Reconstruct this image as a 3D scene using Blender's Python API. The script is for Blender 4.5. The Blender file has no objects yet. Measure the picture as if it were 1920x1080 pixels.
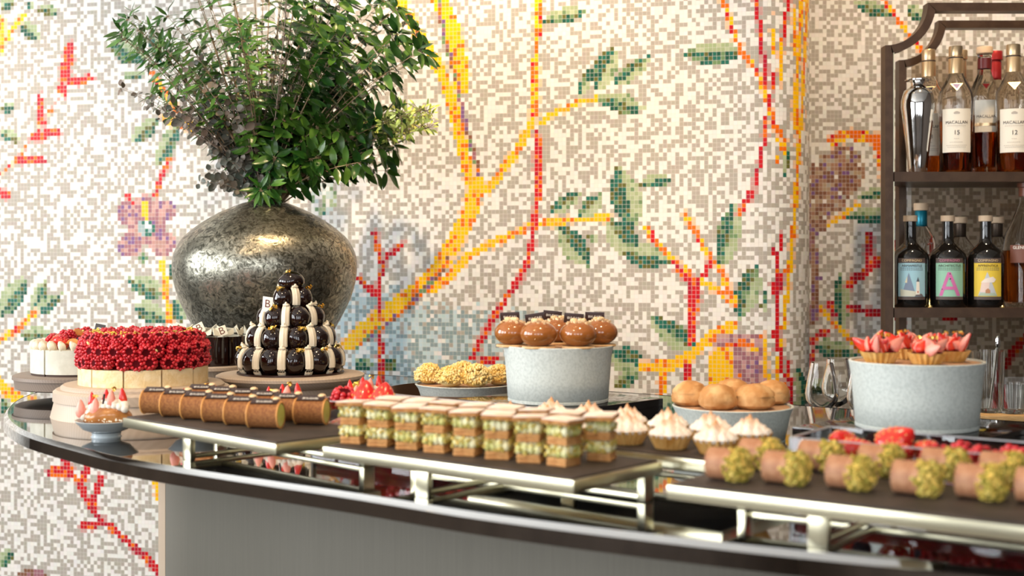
import bpy, bmesh, math, random
import numpy as np
from mathutils import Vector, Matrix, Euler, noise

random.seed(7)
PI = math.pi
sc = bpy.context.scene
COL = sc.collection
CT = 1.0            # counter top height
EYE = 1.26          # camera height
FPX = 2400.0        # focal length in pixels of the 1920 px wide frame
HOR = 490.0         # pixel row of the horizon

# ------------------------------------------------------------------ camera
cam = bpy.data.cameras.new('camera')
camo = bpy.data.objects.new('camera', cam); COL.objects.link(camo)
camo.location = (0, 0, EYE); camo.rotation_euler = (PI / 2, 0, 0)
cam.sensor_width = 36; cam.lens = FPX / 1920 * 36
cam.shift_y = (HOR - 540) / 1920
cam.clip_start = .02
cam.dof.use_dof = True; cam.dof.focus_distance = 2.38; cam.dof.aperture_fstop = 4.6
sc.camera = camo

# ------------------------------------------------------------------ world, exposure
w = bpy.data.worlds.new('sky'); sc.world = w; w.use_nodes = True
w.node_tree.nodes['Background'].inputs[0].default_value = (.75, .86, 1, 1)
w.node_tree.nodes['Background'].inputs[1].default_value = 1.0
sc.view_settings.view_transform = 'Standard'; sc.view_settings.look = 'None'
sc.view_settings.gamma = 1; sc.view_settings.use_curve_mapping = False
sc.view_settings.exposure = 0.34

# ------------------------------------------------------------------ daylight at the windows
RX0, RX1, RY0 = -3.6, 3.4, -3.4        # room: left wall, right wall, wall behind the camera
CEIL = 3.1
WIN_LEFT = [(-1.3, 1.35), (.35, 1.35), (2.0, 1.35)]      # centre y, width
WIN_FRONT = [(-2.2, 1.4), (-.3, 1.4), (1.6, 1.4)]       # centre x, width
WZ0, WZ1 = .95, 2.75
def area(name, loc, rot, sx, sy, power, color):
    l = bpy.data.lights.new(name, 'AREA'); l.shape = 'RECTANGLE'; l.size = sx; l.size_y = sy
    l.energy = power; l.color = color
    o = bpy.data.objects.new(name, l); COL.objects.link(o); o.location = loc; o.rotation_euler = rot
    return o
for cy, wd in WIN_LEFT:
    area('window_daylight', (RX0 - .1, cy, (WZ0 + WZ1) / 2), (PI / 2, 0, -PI / 2), wd, WZ1 - WZ0, 82, (.95, .98, 1))
for cx, wd in WIN_FRONT:
    area('window_daylight', (cx, RY0 - .1, (WZ0 + WZ1) / 2), (PI / 2, 0, 0), wd, WZ1 - WZ0, 29, (.96, .98, 1))

# ------------------------------------------------------------------ helpers
def gp(x, y, z=0.0):
    """point of the plane z above the counter top that shows at pixel x, y"""
    Y = FPX * (EYE - CT - z) / (y - HOR)
    return Vector(((x - 960) * Y / FPX, Y, CT + z))
def px2(x, y, Y):
    return Vector(((x - 960) * Y / FPX, Y, EYE - (y - HOR) * Y / FPX))

MATS = {}
def mat(name, c, rough=.5, metal=0, c2=None, scale=20, bump=0, bscale=None, detail=3, coat=0, spec=None, trans=0, ior=1.45,
        lo=.4, hi=.6, world=False, sss=0, stretch=None, sheen=0):
    if name in MATS: return MATS[name]
    m = bpy.data.materials.new(name); m.use_nodes = True
    nt = m.node_tree; n = nt.nodes; b = n['Principled BSDF']; L = nt.links.new
    b.inputs['Base Color'].default_value = (*c, 1)
    b.inputs['Roughness'].default_value = rough; b.inputs['Metallic'].default_value = metal
    b.inputs['Coat Weight'].default_value = coat; b.inputs['Coat Roughness'].default_value = .05
    b.inputs['Transmission Weight'].default_value = trans; b.inputs['IOR'].default_value = ior
    if spec is not None: b.inputs['Specular IOR Level'].default_value = spec
    if sss:
        b.inputs['Subsurface Weight'].default_value = sss; b.inputs['Subsurface Radius'].default_value = (.006, .003, .002)
    if c2 is not None or bump:
        if world:
            src = n.new('ShaderNodeNewGeometry').outputs['Position']
        else:
            src = n.new('ShaderNodeTexCoord').outputs['Object']
        if stretch:
            mp = n.new('ShaderNodeMapping'); mp.inputs['Scale'].default_value = stretch
            L(src, mp.inputs['Vector']); src = mp.outputs['Vector']
    if c2 is not None:
        t = n.new('ShaderNodeTexNoise'); t.inputs['Scale'].default_value = scale; t.inputs['Detail'].default_value = detail
        L(src, t.inputs['Vector'])
        r = n.new('ShaderNodeValToRGB')
        r.color_ramp.elements[0].position = lo; r.color_ramp.elements[0].color = (*c, 1)
        r.color_ramp.elements[1].position = hi; r.color_ramp.elements[1].color = (*c2, 1)
        L(t.outputs['Fac'], r.inputs['Fac']); L(r.outputs['Color'], b.inputs['Base Color'])
    if bump:
        t2 = n.new('ShaderNodeTexNoise'); t2.inputs['Scale'].default_value = bscale or scale * 2; t2.inputs['Detail'].default_value = 4
        L(src, t2.inputs['Vector'])
        bp = n.new('ShaderNodeBump'); bp.inputs['Strength'].default_value = bump; bp.inputs['Distance'].default_value = .002
        L(t2.outputs['Fac'], bp.inputs['Height']); L(bp.outputs['Normal'], b.inputs['Normal'])
    MATS[name] = m
    return m

class MB:
    def __init__(s): s.v = []; s.f = []
    def add(s, vs, fs, M=None):
        o = len(s.v)
        s.v += [tuple(M @ Vector(p)) for p in vs] if M is not None else [tuple(p) for p in vs]
        s.f += [tuple(i + o for i in q) for q in fs]
        return s
    def box(s, c, d, M=None, bev=0):
        x, y, z = (k / 2 for k in d)
        if bev:
            bm = bmesh.new(); bmesh.ops.create_cube(bm, size=1)
            for v in bm.verts: v.co = Vector((v.co.x * d[0] + c[0], v.co.y * d[1] + c[1], v.co.z * d[2] + c[2]))
            bmesh.ops.bevel(bm, geom=bm.edges[:], offset=bev, segments=2, affect='EDGES', profile=.6)
            bm.verts.index_update()
            s.add([v.co[:] for v in bm.verts], [[v.index for v in f.verts] for f in bm.faces], M); bm.free()
            return s
        vs = [(c[0] + a * x, c[1] + b * y, c[2] + e * z) for e in (-1, 1) for b in (-1, 1) for a in (-1, 1)]
        return s.add(vs, [(0, 2, 3, 1), (4, 5, 7, 6), (0, 1, 5, 4), (2, 6, 7, 3), (0, 4, 6, 2), (1, 3, 7, 5)], M)
    def lathe(s, prof, seg=32, M=None, flute=None):
        vs = []; fs = []; rings = []
        for k, (r, z) in enumerate(prof):
            if r < 1e-6:
                rings.append([len(vs)]); vs.append((0, 0, z))
            else:
                ring = []
                for i in range(seg):
                    a = 2 * PI * i / seg
                    rr = r * (1 + (flute(a, k) if flute else 0))
                    ring.append(len(vs)); vs.append((rr * math.cos(a), rr * math.sin(a), z))
                rings.append(ring)
        for A, B in zip(rings, rings[1:]):
            for i in range(seg):
                j = (i + 1) % seg
                if len(A) == 1 and len(B) == 1: continue
                if len(A) == 1: fs.append((A[0], B[j], B[i]))
                elif len(B) == 1: fs.append((A[i], A[j], B[0]))
                else: fs.append((A[i], A[j], B[j], B[i]))
        return s.add(vs, fs, M)
    def sphere(s, c, r, seg=12, rings=8, M=None):
        if not isinstance(r, (tuple, list)): r = (r, r, r)
        prof = [(math.sin(PI * k / rings), -math.cos(PI * k / rings)) for k in range(rings + 1)]
        prof[0] = (0, -1); prof[-1] = (0, 1)
        T = Matrix.Translation(c) @ Matrix.Diagonal((*r, 1))
        return s.lathe(prof, seg, (M @ T) if M is not None else T)
    def tube(s, pts, r, seg=8, M=None):
        pts = [Vector(p) for p in pts]; n = len(pts)
        if not isinstance(r, (list, tuple)): r = [r] * n
        vs = []; fs = []
        for i, p in enumerate(pts):
            t = (pts[min(i + 1, n - 1)] - pts[max(i - 1, 0)]).normalized()
            ref = Vector((0, 0, 1)) if abs(t.z) < .9 else Vector((1, 0, 0))
            a = t.cross(ref).normalized(); b = t.cross(a)
            for k in range(seg):
                q = 2 * PI * k / seg
                vs.append(p + (a * math.cos(q) + b * math.sin(q)) * r[i])
        for i in range(n - 1):
            for k in range(seg):
                j = (k + 1) % seg
                fs.append((i * seg + k, i * seg + j, (i + 1) * seg + j, (i + 1) * seg + k))
        fs.append(tuple(range(seg - 1, -1, -1))); fs.append(tuple((n - 1) * seg + k for k in range(seg)))
        return s.add(vs, fs, M)
    def prism(s, poly, z0, z1, M=None):
        n = len(poly)
        vs = [(x, y, z0) for x, y in poly] + [(x, y, z1) for x, y in poly]
        fs = [tuple(range(n - 1, -1, -1)), tuple(range(n, 2 * n))] + [(i, (i + 1) % n, n + (i + 1) % n, n + i) for i in range(n)]
        return s.add(vs, fs, M)
    def rough(s, amp, sc_, seed=0):
        out = []
        for p in s.v:
            q = Vector(p); d = noise.noise(q * sc_ + Vector((seed, seed * 1.7, 0)))
            c = q.normalized() if q.length > 1e-9 else Vector((0, 0, 1))
            out.append(tuple(q + c * d * amp))
        s.v = out; return s
    def mesh(s, name, m=None, sharp=40):
        me = bpy.data.meshes.new(name); me.from_pydata(s.v, [], s.f); me.update()
        if sharp is not None:
            me.polygons.foreach_set('use_smooth', [True] * len(me.polygons))
            me.set_sharp_from_angle(angle=math.radians(sharp))
        else:
            me.polygons.foreach_set('use_smooth', [False] * len(me.polygons))
        if m is not None: me.materials.append(m)
        return me

def part(name, me, parent=None, loc=(0, 0, 0), rot=(0, 0, 0), s=1):
    o = bpy.data.objects.new(name, me); COL.objects.link(o)
    o.location = loc; o.rotation_euler = rot
    o.scale = (s, s, s) if not isinstance(s, (tuple, list)) else s
    if parent is not None: o.parent = parent
    return o
def tag(o, label=None, cat=None, group=None, kind=None):
    if label: o['label'] = label
    if cat: o['category'] = cat
    if group: o['group'] = group
    if kind: o['kind'] = kind
    return o
def thing(name, label, cat, loc, rz=0, group=None):
    o = bpy.data.objects.new(name, None); COL.objects.link(o); o.empty_display_size = .02
    o.location = loc; o.rotation_euler = (0, 0, rz)
    return tag(o, label, cat, group)
CACHE = {}
def cm(key, fn):
    if key not in CACHE: CACHE[key] = fn()
    return CACHE[key]
ORD = ['first', 'second', 'third', 'fourth', 'fifth', 'sixth', 'seventh', 'eighth', 'ninth', 'tenth']

# lettering meshes, made while the scene is still small
TXT = {}
def text_mesh(sx, size, m, bend=None, extr=.00015):
    key = (sx, size, m.name, bend)
    if key in TXT: return TXT[key]
    cu = bpy.data.curves.new('lettering', 'FONT'); cu.body = sx; cu.size = size
    cu.align_x = 'CENTER'; cu.align_y = 'CENTER'; cu.resolution_u = 3; cu.extrude = extr
    o = bpy.data.objects.new('lettering', cu); COL.objects.link(o)
    me = bpy.data.meshes.new_from_object(o.evaluated_get(bpy.context.evaluated_depsgraph_get()))
    bpy.data.objects.remove(o); bpy.data.curves.remove(cu)
    for v in me.vertices:
        x, y, z = v.co
        if bend:
            a = x / bend; v.co = ((bend + z) * math.sin(a), -(bend + z) * math.cos(a), y)
        else:
            v.co = (x, -z, y)           # stands upright, faces -Y
    me.materials.clear(); me.materials.append(m); TXT[key] = me
    return me
ink_dark = mat('dark_ink', (.05, .03, .025), .6)
ink_brown = mat('brown_ink', (.16, .05, .025), .6)
ink_gold = mat('gold_ink', (.75, .55, .3), .4)
ink_pale = mat('pale_ink', (.85, .8, .7), .5)
ink_pink = mat('pink_ink', (.6, .2, .3), .5)
T_BV = text_mesh('BVLGARI', .0055, ink_pale)
T_B = text_mesh('B', .017, ink_brown)
T_BP = text_mesh('B', .017, ink_pale)
# ------------------------------------------------------------------ setting: room shell
plaster = mat('dark_wall_panel', (.085, .06, .045), .6, c2=(.11, .08, .06), scale=3, bump=.1)
ceil_m = mat('ceiling_paint', (.74, .72, .68), .8, c2=(.78, .76, .72), scale=3)
floor_m = mat('floor_stone', (.10, .075, .055), .3, c2=(.14, .11, .08), scale=2)
frame_dark = mat('dark_bronze', (.07, .05, .035), .35, .6, c2=(.09, .062, .045), scale=60)
def boxobj(name, c, d, m, bev=0, kind='structure'):
    o = part(name, MB().box((0, 0, 0), d, bev=bev).mesh(name, m), None, c)
    return tag(o, kind=kind) if kind else o
boxobj('floor', ((RX0 + RX1) / 2, .4, -.05), (RX1 - RX0 + 1, 8.6, .1), floor_m)
boxobj('ceiling', ((RX0 + RX1) / 2, .4, CEIL + .05), (RX1 - RX0 + 1, 8.6, .1), ceil_m)
def wall_with_windows(name, along, a0, a1, fixed, wins, th=.2):
    mb = MB()
    def seg(p0, p1, z0, z1):
        if along == 'y': mb.box((fixed, (p0 + p1) / 2, (z0 + z1) / 2), (th, p1 - p0, z1 - z0))
        else: mb.box(((p0 + p1) / 2, fixed, (z0 + z1) / 2), (p1 - p0, th, z1 - z0))
    seg(a0, a1, 0, WZ0); seg(a0, a1, WZ1, CEIL)
    edges = [a0] + [e for c, wd in wins for e in (c - wd / 2, c + wd / 2)] + [a1]
    for i in range(0, len(edges), 2): seg(edges[i], edges[i + 1], WZ0, WZ1)
    tag(part(name, mb.mesh(name, plaster, None)), kind='structure')
wall_with_windows('wall_left', 'y', RY0 - .1, 4.2, RX0, WIN_LEFT)
wall_with_windows('wall_front', 'x', RX0 - .1, RX1 + .1, RY0, WIN_FRONT)
boxobj('wall_right', (RX1 + .05, .4, CEIL / 2), (.1, 8.2, CEIL), plaster)
k = 0
for lst, ax in ((WIN_LEFT, 'y'), (WIN_FRONT, 'x')):
    for c, wd in lst:
        k += 1
        mb = MB()
        def bar(p0, p1, z0, z1):
            if ax == 'y': mb.box((RX0 + .03, (p0 + p1) / 2, (z0 + z1) / 2), (.06, p1 - p0, z1 - z0))
            else: mb.box(((p0 + p1) / 2, RY0 + .03, (z0 + z1) / 2), (p1 - p0, .06, z1 - z0))
        for p in (c - wd / 2 + .03, c, c + wd / 2 - .03): bar(p - .03, p + .03, WZ0, WZ1)
        for z in (WZ0 + .03, 1.9, WZ1 - .03): bar(c - wd / 2, c + wd / 2, z - .03, z + .03)
        tag(part('window_%d' % k, mb.mesh('window', frame_dark, None)), kind='structure')

# ------------------------------------------------------------------ mosaic walls
PH, PV = .00998, .0105
U = Vector((.978, -.209)).normalized(); Nb = Vector((-U.y, U.x))     # along the wall, into the wall
P0 = Vector((-1.2745, 3.476))
T0, T1, ARC_R, ARC_A = -.75, 1.90, .13, math.radians(112)
NICHE_Y = 3.316

def mosaic_material():
    m = bpy.data.materials.new('mosaic_wall'); m.use_nodes = True
    nt = m.node_tree; n = nt.nodes; L = nt.links.new; b = n['Principled BSDF']
    tc = n.new('ShaderNodeTexCoord'); mp = n.new('ShaderNodeVectorMath'); mp.operation = 'MULTIPLY'
    mp.inputs[1].default_value = (1 / PH, 0, 1 / PV); L(tc.outputs['Object'], mp.inputs[0])
    fl = n.new('ShaderNodeVectorMath'); fl.operation = 'FLOOR'; L(mp.outputs[0], fl.inputs[0])
    wn = n.new('ShaderNodeTexWhiteNoise'); L(fl.outputs[0], wn.inputs['Vector'])
    r = n.new('ShaderNodeValToRGB'); r.color_ramp.interpolation = 'CONSTANT'
    r.color_ramp.elements[0].color = (.8, .79, .75, 1); r.color_ramp.elements[1].position = .5
    r.color_ramp.elements[1].color = (.42, .39, .35, 1)
    L(wn.outputs['Value'], r.inputs['Fac']); L(r.outputs['Color'], b.inputs['Base Color'])
    b.inputs['Roughness'].default_value = .35
    return m
mosaic_m = mosaic_material()
grout_m = mat('grout', (.66, .63, .58), .8)
tile_m = bpy.data.materials.new('glass_tile'); tile_m.use_nodes = True
_n = tile_m.node_tree.nodes; _at = _n.new('ShaderNodeAttribute'); _at.attribute_name = 'tile'
tile_m.node_tree.links.new(_at.outputs['Color'], _n['Principled BSDF'].inputs['Base Color'])
_n['Principled BSDF'].inputs['Roughness'].default_value = .32
_n['Principled BSDF'].inputs['Specular IOR Level'].default_value = .12

rng = np.random.default_rng(11)
WHITE = np.array((.76, .74, .70)); GREY = np.array((.41, .375, .325))
YE = (.88, .50, .003); ORG = (.78, .15, .004); RED = (.56, .01, .015); DG = (.015, .09, .055); TEAL = (.02, .14, .10); OLV = (.13, .13, .03)
PALE = (.34, .41, .23); MID = (.16, .26, .12); MAU = (.32, .14, .17); PUR = (.20, .10, .24); BRN = (.22, .10, .06); PEACH = (.80, .52, .34); PINK = (.54, .31, .28)

class Painter:
    """colours tiles of the mural; shapes are given in the frame of the photograph, where each tile knows its own place"""
    def __init__(s, P):
        s.x = 960 + FPX * P[:, 0] / P[:, 1]; s.y = HOR - FPX * (P[:, 2] - EYE) / P[:, 1]
        N = len(P); s.r = rng.random(N); s.q = rng.random(N)
        s.c = np.where((rng.random(N) < .5)[:, None], WHITE, GREY)
        g = s.c[:, 0] < .6
        s.base_g = g
        # cool patch low in the middle of the mural
        d = ((s.x - 850) / 230) ** 2 + ((s.y - 655) / 85) ** 2
        d2 = ((s.x - 700) / 110) ** 2 + ((s.y - 590) / 60) ** 2
        b = (s.r < np.clip(1.25 - np.minimum(d, d2), 0, .85))
        s.c[b & g] = (.25, .33, .34); s.c[b & ~g] = (.48, .60, .63)
    def put(s, m, cols, probs=None):
        cols = np.array(cols, float); k = len(cols)
        cum = np.cumsum(probs if probs else [1 / k] * k)
        idx = np.minimum(np.searchsorted(cum, s.q[m]), k - 1)
        s.c[m] = cols[idx]
    def dist(s, pts):
        D = np.full(len(s.x), 1e9)
        for (x0, y0), (x1, y1) in zip(pts, pts[1:]):
            dx, dy = x1 - x0, y1 - y0; l2 = dx * dx + dy * dy + 1e-9
            t = np.clip(((s.x - x0) * dx + (s.y - y0) * dy) / l2, 0, 1)
            D = np.minimum(D, np.hypot(s.x - x0 - t * dx, s.y - y0 - t * dy))
        return D
    def stroke(s, pts, wd, cols, probs=None, halo=None):
        D = s.dist(pts)
        if halo is not None: s.put((D < wd / 2 + 5) & (s.r < .3), [halo])
        s.put(D < wd / 2, cols, probs)
    def yel(s, pts, wd): s.stroke(pts, wd, [YE, ORG, (.86, .38, .01)], [.66, .2, .14], PEACH)
    def org(s, pts, wd): s.stroke(pts, wd, [ORG, YE, RED], [.6, .3, .1], PEACH)
    def red(s, pts, wd): s.stroke(pts, wd, [RED, ORG, (.42, .01, .03)], [.58, .22, .2], PINK)
    def leaf(s, a, b, wd, side=1):
        (ax, ay), (bx, by) = a, b; dx, dy = bx - ax, by - ay; L = math.hypot(dx, dy)
        t = ((s.x - ax) * dx + (s.y - ay) * dy) / L / L
        v = ((s.x - ax) * -dy + (s.y - ay) * dx) / L * side
        hw = wd * .58 * np.sin(PI * np.clip(t, 0.04, .96)) ** .6
        m = (t > -.03) & (t < 1.03) & (np.abs(v) < hw)
        s.put(m, [PALE, (.43, .49, .31), MID], [.6, .28, .12])
        s.put(m & (v > -hw * .12), [DG, TEAL, OLV, MID], [.34, .28, .2, .18])
    def blob(s, c, rx, ry, cols, probs=None, dens=1):
        s.put((((s.x - c[0]) / rx) ** 2 + ((s.y - c[1]) / ry) ** 2 < 1) & (s.r < dens), cols, probs)

def paint(p):
    # ---- left part
    for a, b, wd in (((0, 15), (25, 2), 20), ((70, 18), (110, 22), 18), ((40, 42), (72, 72), 24), ((52, 2), (62, 18), 14), ((0, 205), (29, 200), 16), ((0, 248), (40, 264), 18),
                     ((250, 264), (296, 224), 26), ((297, 306), (332, 238), 28), ((208, 80), (272, 112), 40), ((285, 70), (302, 112), 20), ((232, 142), (272, 140), 16),
                     ((0, 592), (46, 524), 38), ((57, 588), (88, 524), 22), ((66, 588), (116, 552), 24), ((40, 628), (96, 630), 30), ((243, 526), (308, 552), 34),
                     ((252, 572), (314, 600), 34), ((322, 498), (327, 526), 16), ((328, 560), (342, 604), 24), ((58, 740), (75, 800), 22), ((8, 745), (26, 810), 20), ((0, 1062), (20, 1032), 26)):
        p.leaf(a, b, wd)
    p.yel([(0, 92), (18, 62), (45, 28)], 11); p.yel([(2, 35), (3, 95)], 10)
    p.red([(132, 88), (124, 130), (118, 172)], 19); p.red([(167, 147), (132, 155)], 15)
    p.stroke([(118, 175), (95, 206), (84, 228), (56, 266), (34, 296), (10, 321), (-10, 334)], 7, [ORG, PINK, RED, PEACH])
    p.red([(73, 180), (78, 230)], 12); p.red([(106, 248), (62, 257)], 16); p.red([(80, 300), (36, 301)], 13); p.red([(-5, 358), (15, 366)], 13)
    p.org([(285, 136), (305, 170), (332, 207)], 13); p.yel([(310, 224), (366, 240)], 15)
    p.red([(318, 300), (305, 330), (290, 366)], 9)
    for cx, cy, rx, ry in ((242, 398, 22, 26), (305, 396, 28, 22), (244, 460, 24, 22), (304, 455, 26, 24), (274, 425, 34, 36), (270, 385, 20, 20)):
        p.blob((cx, cy), rx, ry, [MAU, PINK, PUR, (.45, .25, .22)], [.42, .26, .14, .18])
    p.blob((273, 428), 17, 15, [TEAL, (.3, .4, .42)]); p.blob((276, 422), 6, 9, [(.6, .7, .7)])
    p.stroke([(273, 384), (274, 404)], 13, [YE]); p.red([(240, 368), (248, 380)], 9); p.blob((270, 484), 10, 8, [TEAL, MID])
    p.yel([(305, 494), (312, 545), (318, 602)], 12)
    p.org([(-5, 642), (40, 612), (64, 588)], 11); p.yel([(-5, 716), (14, 735), (36, 748)], 20)
    # ---- red sprig under the counter edge
    p.red([(98, 885), (130, 886)], 20); p.red([(118, 850), (131, 884), (151, 908), (161, 932), (181, 966), (202, 982), (240, 1016), (276, 1046), (304, 1080)], 12)
    p.red([(166, 875), (151, 906)], 15); p.red([(190, 896), (174, 942)], 13); p.red([(158, 987), (192, 980)], 15); p.yel([(292, 896), (297, 932)], 12); p.blob((60, 1078), 26, 12, [BRN, MAU])
    # ---- trunk
    p.yel([(745, -20), (756, 12), (774, 48), (808, 102), (830, 140), (848, 194), (862, 254), (877, 316), (892, 368)], 21)
    p.yel([(815, -20), (830, 10), (850, 60), (862, 120), (866, 160)], 30)
    p.stroke([(822, 0), (832, 70), (846, 115), (860, 165), (868, 215), (884, 275), (899, 325)], 8, [PUR, BRN, ORG, MID, MAU])
    p.yel([(896, 345), (880, 402), (854, 450), (828, 493)], 30)
    p.yel([(832, 488), (802, 528), (768, 554), (734, 578), (700, 604), (655, 642)], 27)
    p.stroke([(818, 520), (768, 572), (735, 600), (668, 652)], 8, [BRN, PUR, ORG, MID])
    p.yel([(1000, 424), (942, 447), (908, 463), (874, 484), (840, 524), (806, 546)], 14)
    p.yel([(1000, 421), (1067, 413), (1143, 408)], 13)
    p.stroke([(843, 478), (820, 525)], 7, [PUR, BRN, ORG])
    p.yel([(895, 368), (918, 352), (948, 311), (970, 281), (995, 238), (1002, 214)], 15)
    p.org([(1001, 216), (1005, 112), (1011, -20)], 13); p.stroke([(1000, 210), (1006, 60), (1008, -20)], 7, [YE, ORG])
    p.yel([(1012, 231), (1037, 214), (1088, 190), (1120, 184)], 10)
    p.red([(1004, 250), (1007, 370), (1003, 414), (998, 450), (987, 498), (960, 544), (930, 588), (907, 630), (886, 668)], 11); p.red([(904, 674), (930, 674)], 12)
    p.stroke([(1012, 262), (1013, 370)], 7, [ORG, RED])
    p.red([(702, 436), (713, 488)], 10); p.red([(754, 460), (718, 486)], 10); p.red([(719, 488), (712, 530), (712, 590)], 8); p.red([(673, 522), (707, 554)], 12); p.red([(712, 624), (715, 664)], 11)
    p.blob((682, 682), 17, 14, [DG, MID, TEAL, PALE]); p.blob((726, 684), 17, 14, [DG, MID, OLV]); p.red([(714, 668), (715, 700)], 9)
    p.blob((608, 372), 22, 34, [PALE, TEAL, (.5, .58, .55), MID], None, .7)
    # ---- leaves at the right
    for a, b, wd, sd in (((1020, 40), (1097, 20), 26, 1), ((1084, 182), (1112, 128), 20, -1), ((1118, 168), (1150, 92), 40, -1), ((1152, 160), (1217, 108), 26, -1), ((1122, 180), (1206, 206), 32, 1),
                         ((1288, 102), (1390, 98), 38, 1), ((1034, 398), (1087, 362), 24, -1), ((1088, 408), (1128, 366), 26, -1), ((1160, 316), (1188, 424), 50, 1), ((1200, 346), (1258, 334), 24, 1),
                         ((1142, 414), (1192, 482), 46, -1), ((1172, 474), (1254, 488), 38, 1), ((1046, 426), (1106, 498), 40, -1), ((1103, 438), (1120, 456), 12, 1), ((1353, 502), (1378, 384), 38, -1),
                         ((1386, 596), (1418, 500), 40, -1), ((1222, 598), (1302, 658), 38, -1), ((1146, 664), (1208, 690), 44, -1), ((1155, 720), (1195, 700), 26, 1), ((1430, 592), (1438, 540), 12, -1), ((1494, 690), (1512, 764), 22, -1), ((1470, 330), (1478, 280), 10, 1)):
        p.leaf(a, b, wd, sd)
    p.org([(1212, 430), (1240, 462), (1268, 492), (1300, 520)], 12); p.org([(1284, 400), (1306, 440), (1330, 480)], 11)
    p.red([(1268, 504), (1302, 540)], 12); p.red([(1338, 490), (1312, 524)], 11); p.yel([(1296, 518), (1345, 544), (1380, 570)], 12); p.org([(1350, 502), (1364, 540), (1380, 570)], 11)
    p.red([(1300, 532), (1302, 575)], 24); p.red([(1301, 575), (1295, 640)], 15); p.red([(1291, 672), (1291, 712)], 16)
    p.yel([(1208, 688), (1264, 684), (1300, 662), (1340, 626), (1372, 612)], 20)
    p.put((p.x > 1338) & (p.x < 1440) & (p.y > 626) & (p.y < 740), [MAU, PINK, (.5, .28, .3), ORG, PUR], [.5, .24, .14, .06, .06])
    p.put((p.x > 1326) & (p.x < 1372) & (p.y > 655) & (p.y < 740), [YE, ORG], [.84, .16]); p.org([(1340, 660), (1392, 640), (1420, 655)], 10)
    p.org([(1240, 700), (1240, 740)], 14)
    p.red([(1386, 402), (1402, 372), (1416, 344)], 13); p.red([(1417, -20), (1424, 50), (1434, 130), (1440, 200), (1433, 262), (1416, 346)], 8)
    p.org([(1352, -20), (1358, 10), (1372, 52), (1390, 96), (1416, 128), (1426, 152), (1442, 202), (1458, 256), (1470, 284)], 10)
    p.yel([(1505, -20), (1496, 100), (1491, 200), (1496, 300), (1490, 400), (1476, 550), (1454, 720)], 8)
    p.yel([(1514, -20), (1502, 230), (1494, 320)], 6); p.yel([(1487, -20), (1490, 100)], 3); p.yel([(1446, 30), (1452, 110)], 4); p.yel([(1466, 80), (1462, 160)], 4)
    p.org([(1463, 250), (1472, 270)], 8); p.org([(1458, 290), (1460, 310)], 6); p.yel([(1430, 630), (1440, 720)], 8)
    for q in ([(1481, -20), (1466, 78)], [(1451, 142), (1441, 200)], [(1449, 464), (1457, 500)], [(1463, 440), (1458, 500), (1457, 565)], [(1448, 530), (1457, 562)], [(1468, 508), (1458, 562)], [(1457, 560), (1459, 640), (1474, 742)],
              [(1450, 622), (1457, 652)], [(1478, 678), (1474, 742)], [(1486, 708), (1480, 756)]):
        p.red(q, 7)
def paint_niche(p):
    for cx, cy, rx, ry in ((1550, 350, 42, 62), (1585, 320, 36, 48), (1530, 400, 30, 40)):
        p.blob((cx, cy), rx, ry, [BRN, (.36, .2, .13), PUR, (.42, .3, .2)], [.36, .34, .1, .2], .9)
    p.org([(1562, 264), (1590, 252), (1642, 260), (1656, 300), (1660, 340)], 20)
    for a, b, wd in (((1608, 372), (1664, 356), 20), ((1588, 404), (1668, 404), 26), ((1574, 516), (1580, 612), 28), ((1518, 646), (1604, 662), 30), ((1604, 8), (1668, 24), 24), ((1700, 15), (1740, 40), 24), ((1512, 700), (1560, 760), 26)):
        p.leaf(a, b, wd)
    p.yel([(1556, 420), (1580, 404), (1608, 384)], 9); p.red([(1628, 438), (1629, 492)], 15); p.red([(1690, 452), (1658, 480), (1594, 532)], 17); p.red([(1594, 578), (1660, 590), (1690, 600)], 13)
    p.yel([(1542, 578), (1580, 622), (1614, 660), (1660, 700)], 11); p.red([(1518, 642), (1548, 620)], 13); p.red([(1556, 570), (1562, 590)], 12); p.org([(1650, -10), (1680, 32), (1704, 66), (1740, 110)], 10)
    p.red([(1518, 690), (1522, 660)], 10); p.stroke([(1518, 430), (1530, 520), (1524, 600)], 18, [BRN, (.36, .2, .13), PUR, MAU], None)
    p.yel([(1568, 738), (1590, 748)], 12); p.red([(1990, 560), (1900, 660), (1830, 760)], 15); p.red([(1790, 600), (1700, 575)], 10)

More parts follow.
